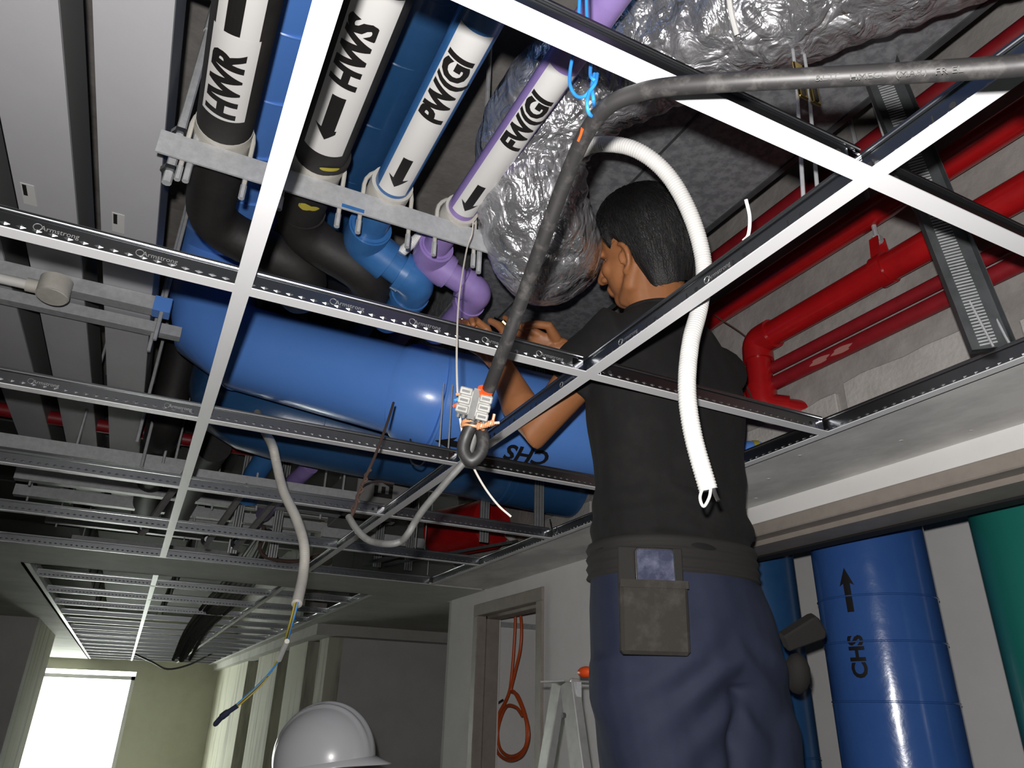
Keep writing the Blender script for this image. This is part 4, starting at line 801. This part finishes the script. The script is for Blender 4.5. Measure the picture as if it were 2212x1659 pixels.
# head frame: face turned to the left and away, bent a little down
hf = (-cam_r * .74 + cam_f * .66 - cam_u * .22).normalized(); hu = (cam_u * .97 + cam_f * .02 - cam_r * .10); hu = (hu - hf * hu.dot(hf)).normalized(); hl = hu.cross(hf)
def H(f, l, u): return HEAD + hf * f + hl * l + hu * u
b = MB()
b.ellip(H(-.010, 0, .022), hf * .096, hl * .076, hu * .092, 28, 18)           # skull
b.ellip(H(.030, 0, -.045), hf * .060, hl * .060, hu * .075, 24, 14)          # face
b.ellip(H(.052, 0, -.100), hf * .034, hl * .036, hu * .026, 18, 10)          # chin
for s in (-1, 1):
    limb(b, [H(-.012, s * .058, -.050), H(.008, s * .054, -.086), H(.045, s * .026, -.106)], [.020, .020, .018], 12)   # jaw
    b.ellip(H(.062, s * .036, -.032), hf * .022, hl * .022, hu * .022, 12, 8)   # cheek
    limb(b, [H(.082, s * .012, .010), H(.074, s * .046, .006)], [.010, .008], 8)   # brow
    # ear: rim, hollow bowl and lobe
    e = [H(-.004 - .022 * math.sin(a) * 1.0 + .006, s * (.080 + .008 * math.sin(a)), -.028 + .031 * math.cos(a)) for a in [i * math.pi / 8 for i in range(9)]]
    limb(b, e, [.0055, .006, .0065, .0065, .0062, .006, .0058, .0065, .007], 8)
    b.ellip(H(-.010, s * .076, -.028), hf * .015, hl * .005, hu * .024, 12, 8)
    limb(b, [H(.006, s * .078, -.020), H(.005, s * .079, -.036)], [.006, .006], 8)
    b.ellip(H(-.001, s * .080, -.060), hf * .008, hl * .005, hu * .009, 10, 6)
limb(b, [H(.088, 0, .002), H(.102, 0, -.022), H(.112, 0, -.040)], [.009, .011, .013], 10)   # nose
for s in (-1, 1): b.ellip(H(.098, s * .012, -.044), hf * .011, hl * .009, hu * .008, 10, 6)
limb(b, [H(.086, -.020, -.070), H(.096, 0, -.068), H(.086, .020, -.070)], .0075, 8); limb(b, [H(.084, -.016, -.080), H(.093, 0, -.081), H(.084, .016, -.080)], .0078, 8)
limb(b, [H(-.035, 0, -.045), NECK + V((.003, .002, .03)), NECK + V((.01, .01, -.05))], [.062, .062, .070], 20)          # neck
for s in (-1, 1): limb(b, [H(-.012, s * .050, -.045), NECK + hl * (.026 * s) + hf * .018 + Z * .015], [.026, .034], 14)
# trunk, arms and legs under the clothes
b.loft([ring(HI, .135, .095), ring(WA, .125, .082), ring((CH + WA) / 2, .140, .088), ring(CH, .155, .095), ring(CH + Z * .10 - X * .01, .13, .075), ring(CH + Z * .16 - X * .03, .06, .055)])
limb(b, [SH_L + X * .04 - Z * .01, SH_L, SH_L.lerp(EL_L, .5), EL_L, EL_L.lerp(WR_L, .35), WR_L.lerp(EL_L, .12), WR_L], [.045, .050, .047, .041, .044, .030, .027], 18)
limb(b, [SH_R - X * .04, SH_R, SH_R.lerp(EL_R, .5), EL_R, EL_R.lerp(WR_R, .35), WR_R], [.045, .048, .043, .038, .040, .027], 18)
KN_L, KN_R, AN_L, AN_R = C(1.00, 1.27, -.25), C(1.155, 1.26, -.25), C(1.03, 1.33, -.62), C(1.19, 1.33, -.62)
for hp_, k, a in ((HI + V((-.085, 0, -.03)), KN_L, AN_L), (HI + V((.085, 0, -.03)), KN_R, AN_R)):
    limb(b, [hp_, hp_.lerp(k, .5), k, k.lerp(a, .35) + V((0, -.02, 0)), a], [.085, .072, .054, .054, .036], 18)
body = remesh(b, .0042, 7)
hb = MB()
hand(hb, WR_L, -cam_r * .62 + cam_u * .72 + cam_f * .25, -cam_f * .75 - cam_r * .55 + cam_u * .2, cam_r * .8 + cam_u * .4, (1.0, .95, .9, .55), .25, 1.0, .55)
hand(hb, WR_R, -cam_r * .95 + cam_u * .22 + cam_f * .05, cam_f * .85 + cam_u * .40, cam_u * .7 - cam_f * .5, (.35, .55, .7, .8), .2, 1.05, .45)
limb(hb, [WR_L.lerp(EL_L, .20), WR_L, WR_L + (-cam_r * .50 + cam_u * .80 + cam_f * .30).normalized() * .02], [.029, .0255, .025], 14)
limb(hb, [WR_R.lerp(EL_R, .18), WR_R, WR_R - cam_r * .02], [.030, .026, .025], 14)
hm = remesh(hb, .0026, 3)
# join the arms, hands and trunk into one skin
bb = MB(); bb.v = body.v; bb.f = body.f; bb.add(hm.v, hm.f)
bb.build('body', 'skin', man, smooth='all')
ring_ = MB().tube([V((0.5553, 1.4384, 2.5517)) + cam_r * (.0095 * math.cos(a)) + cam_f * (.0095 * math.sin(a)) for a in [i * math.pi / 8 for i in range(17)]], .0014, 6)
ring_.build('finger_ring', 'brass', man, smooth=True)
for s in (-1, 1):
    ey = MB().ellip(H(.060, s * .030, -.008), hf * .012, hl * .013, hu * .010, 14, 8).build('eye', 'white_pvc', man, smooth='all')
    MB().ellip(H(.0705, s * .031, -.008), hf * .003, hl * .006, hu * .006, 10, 6).build('iris', 'ink', ey)
    limb(MB(), [H(.086, s * .016, .014), H(.080, s * .048, .012)], [.004, .003], 8).build('eyebrow', 'hair', man)
# hair: a cap over the crown that ends in a ragged hairline above the ear and down the nape
hm_ = MB(); rows, cols = 40, 96; grid = {}
for j in range(rows):
    for k in range(cols):
        az = 2 * math.pi * k / cols; fwd = math.cos(az)
        lim = 1.18 + .55 * (1 - fwd) / 2 * 1.35                                # how far down the hairline reaches (rad from crown)
        if fwd < .35: lim = 1.55 + .62 * min(1, (.35 - fwd) / .75)
        ea_ = math.exp(-((az - math.pi * .5) / .30) ** 2) + math.exp(-((az - math.pi * 1.5) / .30) ** 2); lim -= .16 * ea_
        sb = math.exp(-((az - math.pi * .36) / .09) ** 2) + math.exp(-((az - math.pi * 1.64) / .09) ** 2); lim += .40 * sb
        lim += .045 * noise.noise(V((k * 1.7, 2, 0)))
        th = lim * j / (rows - 1); t = j / (rows - 1)
        thick = .030 * (1 - t ** 5) + .003 + .0035 * noise.noise(V((k * .55, j * .18, 4))) * (1 - t ** 6)
        ex = .096 + thick * (1.0 if fwd < 0 else .75); ey_ = .0775 + thick * .75; ez = .092 + thick * .85
        wb = max(0, min(1, (.25 - fwd) / .6)); tt = max(0, (t - .62) / .38); sn = math.sin(th) if th < math.pi / 2 else max(math.sin(th), (1 - .10 * tt) * wb)
        grid[j, k] = H(-.012 + ex * sn * fwd, ey_ * sn * math.sin(az) * (1 - .12 * tt * wb), .020 + ez * math.cos(th) - .075 * wb * tt)
hm_.add([grid[j, k] for j in range(rows) for k in range(cols)], [(j * cols + k, j * cols + (k + 1) % cols, (j + 1) * cols + (k + 1) % cols, (j + 1) * cols + k) for j in range(rows - 1) for k in range(cols)])
hr = hm_.build('hair', 'hair', man, smooth='all')
rnd = random.Random(5); st = MB()
for q in range(3200):
    k0 = rnd.uniform(0, cols); j0 = rnd.randint(2, 30) if q % 3 else rnd.randint(22, 32); n = rnd.randint(5, 9); pts = []
    for i in range(n):
        j = min(rows - 1, j0 + i); k = int(k0 + .25 * i) % cols; k2 = (k + 1) % cols; fr = k0 % 1
        p = grid[j, k].lerp(grid[j, k2], fr); o = (p - H(-.01, 0, .0)).normalized()
        lift = .0012 + .0022 * math.sin(math.pi * min(1, i / (n - 1))) * rnd.uniform(.4, 1)
        if j0 + i > rows - 1: p = p - hu * (.0045 * (j0 + i - rows + 1)) - hf * .001 * i
        pts.append(p + o * lift)
    r0 = rnd.uniform(.0006, .0012)
    st.tube(pts, [r0 * (1 - .75 * i / (n - 1)) for i in range(n)], 3, caps=False)
tag(st.build('hair_strands', 'hair', hr, smooth='all'), kind='stuff')
# shirt
s = MB()
s.loft([ring(WA + V((.0, 0, -.02)), .170, .130), ring(WA + V((0, 0, .05)), .176, .130), ring(WA.lerp(CH, .3), .170, .118), ring(WA.lerp(CH, .6), .180, .118), ring(CH, .192, .120), ring(CH + V((-.005, -.005, .085)), .188, .105), ring(CH + V((-.02, -.02, .150)), .135, .088), ring(NECK + V((.005, .005, -.002)), .070, .072)])
s.tube([CH + V((-.06, 0, .085)), CH + V((-.09, 0, .095)), SH_L, SH_L.lerp(EL_L, .25), SH_L.lerp(EL_L, .50)], [.05, .075, .071, .068, .070], 20)
limb(s, [CH + V((.08, 0, .085)), SH_R, SH_R.lerp(EL_R, .45), SH_R.lerp(EL_R, .80)], [.075, .071, .066, .068], 20)
s = remesh(s, .0062, 5)
nb = []
for p in s.v:
    z = p.z - ZC; q = p - C(.96, 1.2, z)
    low = max(0, min(1, (.52 - z) / .2))
    w = .0065 * noise.noise(V((p.x * 8, p.y * 8, p.z * 11))) + .005 * noise.noise(V((p.x * 17 + p.z * 9, p.y * 17, p.z * 8))) + .006 * low * noise.noise(V((p.x * 5, p.y * 5, p.z * 34 + p.x * 14))) + .013 * low * max(0, math.sin(z * 62 + p.x * 9 + 3 * noise.noise(p * 6)))
    n_ = V((q.x, q.y, 0)); n_ = n_.normalized() if n_.length > .02 else V((0, 0, 0)); nb.append(p + n_ * w)
s.v = nb; s.build('t_shirt', 'shirt', man, smooth='all')
# collar band
MB().tube(curve([NECK + V((.070 * math.cos(a) + .004, .070 * math.sin(a) + .004, .008 + .012 * math.sin(a + .6))) for a in [i * math.pi / 8 for i in range(17)]], 3), .0055, 8).build('collar', 'shirt', man, smooth='all')
# trousers
s = MB()
s.loft([ring(HI + V((.012, .01, -.30)), .200, .120), ring(HI + V((.006, .01, -.13)), .208, .145), ring(HI + V((0, -.005, -.04)), .208, .160), ring(HI + V((-.008, -.004, .06)), .203, .150), ring(HI.lerp(WA, .7), .188, .135), ring(WA + V((0, 0, -.02)), .178, .125)])
for k, hp_, kn_, an_ in ((-1, HI + V((-.105, .0, -.09)), KN_L, AN_L), (1, HI + V((.105, 0, -.09)), KN_R, AN_R)):
    s.tube([hp_ + Z * .05, hp_, hp_.lerp(kn_, .35) + V((.012 * k, -.01, 0)), kn_ + V((.018 * k, -.01, 0)), kn_.lerp(an_, .6), an_ + Z * .02], [.115, .118, .108, .092, .086, .082], 22)
s = remesh(s, .0075, 6); nb = []
for p in s.v:
    z = p.z - ZC; q = p - C(1.03, 1.27, z); n_ = V((q.x, q.y, 0)); n_ = n_.normalized() if n_.length > .02 else V((0, 0, 0))
    dd = abs(p.x - 1.035); fold = math.exp(-((z - .03) / .10) ** 2)
    w = .004 * noise.noise(p * 8) + .010 * fold * math.sin((z * 70) + dd * 55 + 3 * noise.noise(p * 7)) * math.exp(-dd * 7) * (q.y < .05) + .004 * noise.noise(V((p.x * 16, p.y * 6, p.z * 5)))
    if q.y < 0 and z < .06: w -= .020 * math.exp(-(dd / .020) ** 2)
    nb.append(p + n_ * w)
s.v = nb; s.build('trousers', 'trouser', man, smooth='all')
for a_ in (AN_L, AN_R):
    sh = MB().tube([a_ + V((0, -.06, -.02)), a_ + V((0, -.02, .0)), a_ + V((0, .06, -.012)), a_ + V((0, .16, -.025))], [.036, .046, .042, .034], 16, round_caps=True).build('shoe', 'belt', man, smooth='all')
# ribbed waist belt and pouch with phone
bl = MB()
rr_ = [ring(WA + V((-.002, -.002, -.058 + .0048 * i)), .186 + .0022 * math.cos(i * 1.57), .138 + .0022 * math.cos(i * 1.57), 40) for i in range(15)]
bl.loft(rr_).build('waist_belt', 'belt', man, smooth='all')
pd = V((-.40, -.93, 0)).normalized(); pr_ = Z.cross(pd); pr_ = -pr_ if pr_.dot(cam_r) < 0 else pr_; pu = (Z * .99 + pd * .08).normalized()
pc = V((0.8446, 1.1233, 1.8505))
pc = pc - pu * .004
po = MB().obox(pc, pr_ * .063, pu * .064, pd * .014).build('pouch', 'pouch', man, bevel=.006)
MB().obox(pc + pu * .058 + pd * .0145, pr_ * .0635, pu * .007, pd * .0015).build('pouch_hem', 'pouch', po)
MB().obox(pc + pu * .085 - pd * .013, pr_ * .062, pu * .045, pd * .003).build('pouch_back_flap', 'belt', man, bevel=.002)
ph = thing('phone', 'phone standing in the back pouch with dusty screen', 'phone', tuple(V((0.8331, 1.0875, 1.9318))))
hc_ = pc + pu * .078 + pr_ * .006 + pd * .001; pru = (pu - pr_ * .03).normalized()
def rrect(w, h, r, c, a, u, d, t):
    prof = []
    for cx, cy, a0 in ((w - r, h - r, 0), (-w + r, h - r, 90), (-w + r, -h + r, 180), (w - r, -h + r, 270)):
        for i in range(5): an = math.radians(a0 + 22.5 * i); prof.append((cx + r * math.cos(an), cy + r * math.sin(an)))
    return MB().prism(prof, c - d * t / 2, a, u, d * t)
rrect(.0385, .048, .009, hc_, pr_, pru, pd, .008).build('phone_case', 'chrome', ph, bevel=.0006)
rrect(.0372, .0465, .008, hc_ + pd * .0042, pr_, pru, pd, .0012).build('bezel', 'ink', ph)
rrect(.0345, .044, .006, hc_ + pd * .0052, pr_, pru, pd, .0008).build('screen', 'screen', ph)
# tool loop on the far hip
hl_ = MB(); lc = V((1.3318, 1.2212, 1.8550)); la = (cam_r * .93 + cam_u * .36).normalized(); lu = (cam_u * .93 - cam_r * .36).normalized()
hl_.prism([(-.05, -.022), (.038, -.024), (.046, -.01), (.040, .026), (.030, .030), (-.05, .014)], lc, la, lu, cam_f * .035)
hl_.build('tool_loop', 'belt', man, bevel=.004)
MB().ellip(V((1.3309, 1.2612, 1.7771)), cam_r * .028, cam_u * .045, cam_f * .03, 16, 10).build('tool_pouch', 'belt', man, smooth='all')
# red hand tool between the hands
tl = thing('hand_tool', 'red gripped hand tool held between the hands', 'tool', tuple(V((0.6943, 1.4324, 2.5274))))
MB().tube(curve([V((0.7131, 1.3875, 2.4897)), V((0.6916, 1.3950, 2.4953)), V((0.6688, 1.4056, 2.5083)), V((0.6513, 1.4173, 2.5259))], 4), [.012] * 4 + [.016] * 5 + [.014] * 4, 12, round_caps=False).build('grip', 'tool_red', tl, smooth=True)
MB().tube([V((0.6663, 1.4024, 2.5409)), V((0.6488, 1.4038, 2.5549))], .006, 10).build('brass_collar', 'brass', tl)
MB().tube([V((0.6538, 1.4034, 2.5509)), V((0.6327, 1.4184, 2.5656))], .004, 8).build('jaw', 'chrome', tl)
MB().tube([V((0.7131, 1.3875, 2.4897)), V((0.7200, 1.3835, 2.4910))], .0125, 12).build('end_cap', 'trunk', tl)

# ------------------------------------------------------------------ helmeted person below the frame
hc = C(.535, 2.225, -.128); fp = (cam_r * .95 - cam_f * .12).normalized(); fp = V((fp.x, fp.y, 0)).normalized(); lp = Z.cross(fp)
p2 = thing('person', 'person below the ceiling showing only a white helmet', 'person', tuple(V((hc.x, hc.y, 0))))
b = MB(); hd = hc + V((0, 0, -.055))
b.ellip(hd, fp * .094, lp * .074, Z * .115, 20, 14); b.ellip(hd + fp * .03 - Z * .07, fp * .055, lp * .055, Z * .06, 16, 10)
limb(b, [hd + fp * .088 - Z * .0, hd + fp * .105 - Z * .035], [.008, .013], 8)
for s_ in (-1, 1): b.ellip(hd + lp * (.076 * s_) - Z * .02, fp * .016, lp * .007, Z * .03, 10, 6)
limb(b, [hd - Z * .06 - fp * .02, hd - Z * .19 - fp * .025], [.055, .06])
ft = V((hc.x, hc.y, 0))
b.loft([ring(ft + Z * .86, .10, .15, ax=fp, ay=lp), ring(ft + Z * 1.05, .09, .13, ax=fp, ay=lp), ring(ft + Z * 1.25, .10, .16, ax=fp, ay=lp), ring(ft + Z * 1.36, .085, .17, ax=fp, ay=lp), ring(ft + Z * 1.43, .05, .07, ax=fp, ay=lp)])
for s_ in (-1, 1):
    limb(b, [ft + Z * 1.34 + lp * (.17 * s_), ft + Z * 1.08 + lp * (.22 * s_), ft + Z * .86 + lp * (.22 * s_) + fp * .06, ft + Z * .78 + lp * (.22 * s_) + fp * .09], [.05, .042, .030, .034])
    limb(b, [ft + Z * .88 + lp * (.085 * s_), ft + Z * .48 + lp * (.09 * s_), ft + Z * .07 + lp * (.09 * s_)], [.085, .058, .042]); limb(b, [ft + Z * .04 + lp * (.09 * s_) - fp * .05, ft + Z * .04 + lp * (.09 * s_) + fp * .16], [.04, .035])
remesh(b, .008, 4).build('body', 'skin', p2, smooth='all')
s = MB().loft([ring(ft + Z * .84, .12, .17, ax=fp, ay=lp), ring(ft + Z * 1.05, .11, .155, ax=fp, ay=lp), ring(ft + Z * 1.25, .12, .18, ax=fp, ay=lp), ring(ft + Z * 1.37, .105, .19, ax=fp, ay=lp), ring(ft + Z * 1.45, .06, .075, ax=fp, ay=lp)])
for s_ in (-1, 1): limb(s, [ft + Z * 1.35 + lp * (.15 * s_), ft + Z * 1.20 + lp * (.21 * s_)], [.07, .062])
remesh(s, .01, 4).build('shirt', 'wallgrey', p2, smooth='all')
s = MB()
for s_ in (-1, 1): limb(s, [ft + Z * .93 + lp * (.075 * s_), ft + Z * .5 + lp * (.09 * s_), ft + Z * .12 + lp * (.09 * s_)], [.11, .085, .075])
remesh(s, .012, 4).build('trousers', 'trouser', p2, smooth='all')
# helmet shell with crown ribs, brim and peak
tl_ = math.radians(9); ff = fp * math.cos(tl_) + Z * math.sin(tl_); uu = Z * math.cos(tl_) - fp * math.sin(tl_)
hl2 = MB(); rows, cols = 30, 96; g = []
for j in range(rows):
    th = math.pi / 2 * 1.06 * j / (rows - 1)
    for k in range(cols):
        az = 2 * math.pi * k / cols; r = 1.0
        ly = math.sin(th) * math.sin(az); fx = math.sin(th) * math.cos(az)
        rib = 1 / (1 + math.exp((abs(ly) - .11) * 60)) + .8 * math.exp(-((abs(ly) - .30) / .06) ** 4)
        r += .050 * rib * max(0, 1 - (j / (rows - 1)) ** 2.5)
        g.append(hc + ff * (.140 * fx * r) + lp * (.112 * ly * r) + uu * (.138 * math.cos(th) * r + .004))
hl2.add(g, [(j * cols + k, j * cols + (k + 1) % cols, (j + 1) * cols + (k + 1) % cols, (j + 1) * cols + k) for j in range(rows - 1) for k in range(cols)])
hmt = thing('hard_hat', 'white ribbed hard hat at the bottom of the picture', 'helmet', tuple(hc))
hl2.build('shell', 'helmet', hmt, smooth='all')
rim = MB(); n = 72; a_ = []
for k in range(n):
    az = 2 * math.pi * k / n; pk = max(0, math.cos(az)) ** 3
    a_.append((hc + ff * (.139 * math.cos(az)) + lp * (.111 * math.sin(az)) - uu * .006, hc + ff * ((.149 + .036 * pk) * math.cos(az)) + lp * (.121 * math.sin(az)) - uu * (.018 + .012 * pk)))
rim.add([p for q in a_ for p in q] + [p - uu * .003 for q in a_ for p in q], [(2 * k, 2 * k + 1, 2 * ((k + 1) % n) + 1, 2 * ((k + 1) % n)) for k in range(n)] + [(2 * k + 2 * n, 2 * ((k + 1) % n) + 2 * n, 2 * ((k + 1) % n) + 1 + 2 * n, 2 * k + 1 + 2 * n) for k in range(n)] + [(2 * k + 1, 2 * k + 1 + 2 * n, 2 * ((k + 1) % n) + 1 + 2 * n, 2 * ((k + 1) % n) + 1) for k in range(n)])
rim.build('brim', 'helmet', hmt, smooth='all')
MB().tube(curve([hc - fp * .12 + lp * .05 - Z * .03, hc - fp * .10 + lp * .075 - Z * .09, hc + fp * .02 + lp * .07 - Z * .16], 6), .004, 6).build('chin_strap', 'white_pvc', hmt)
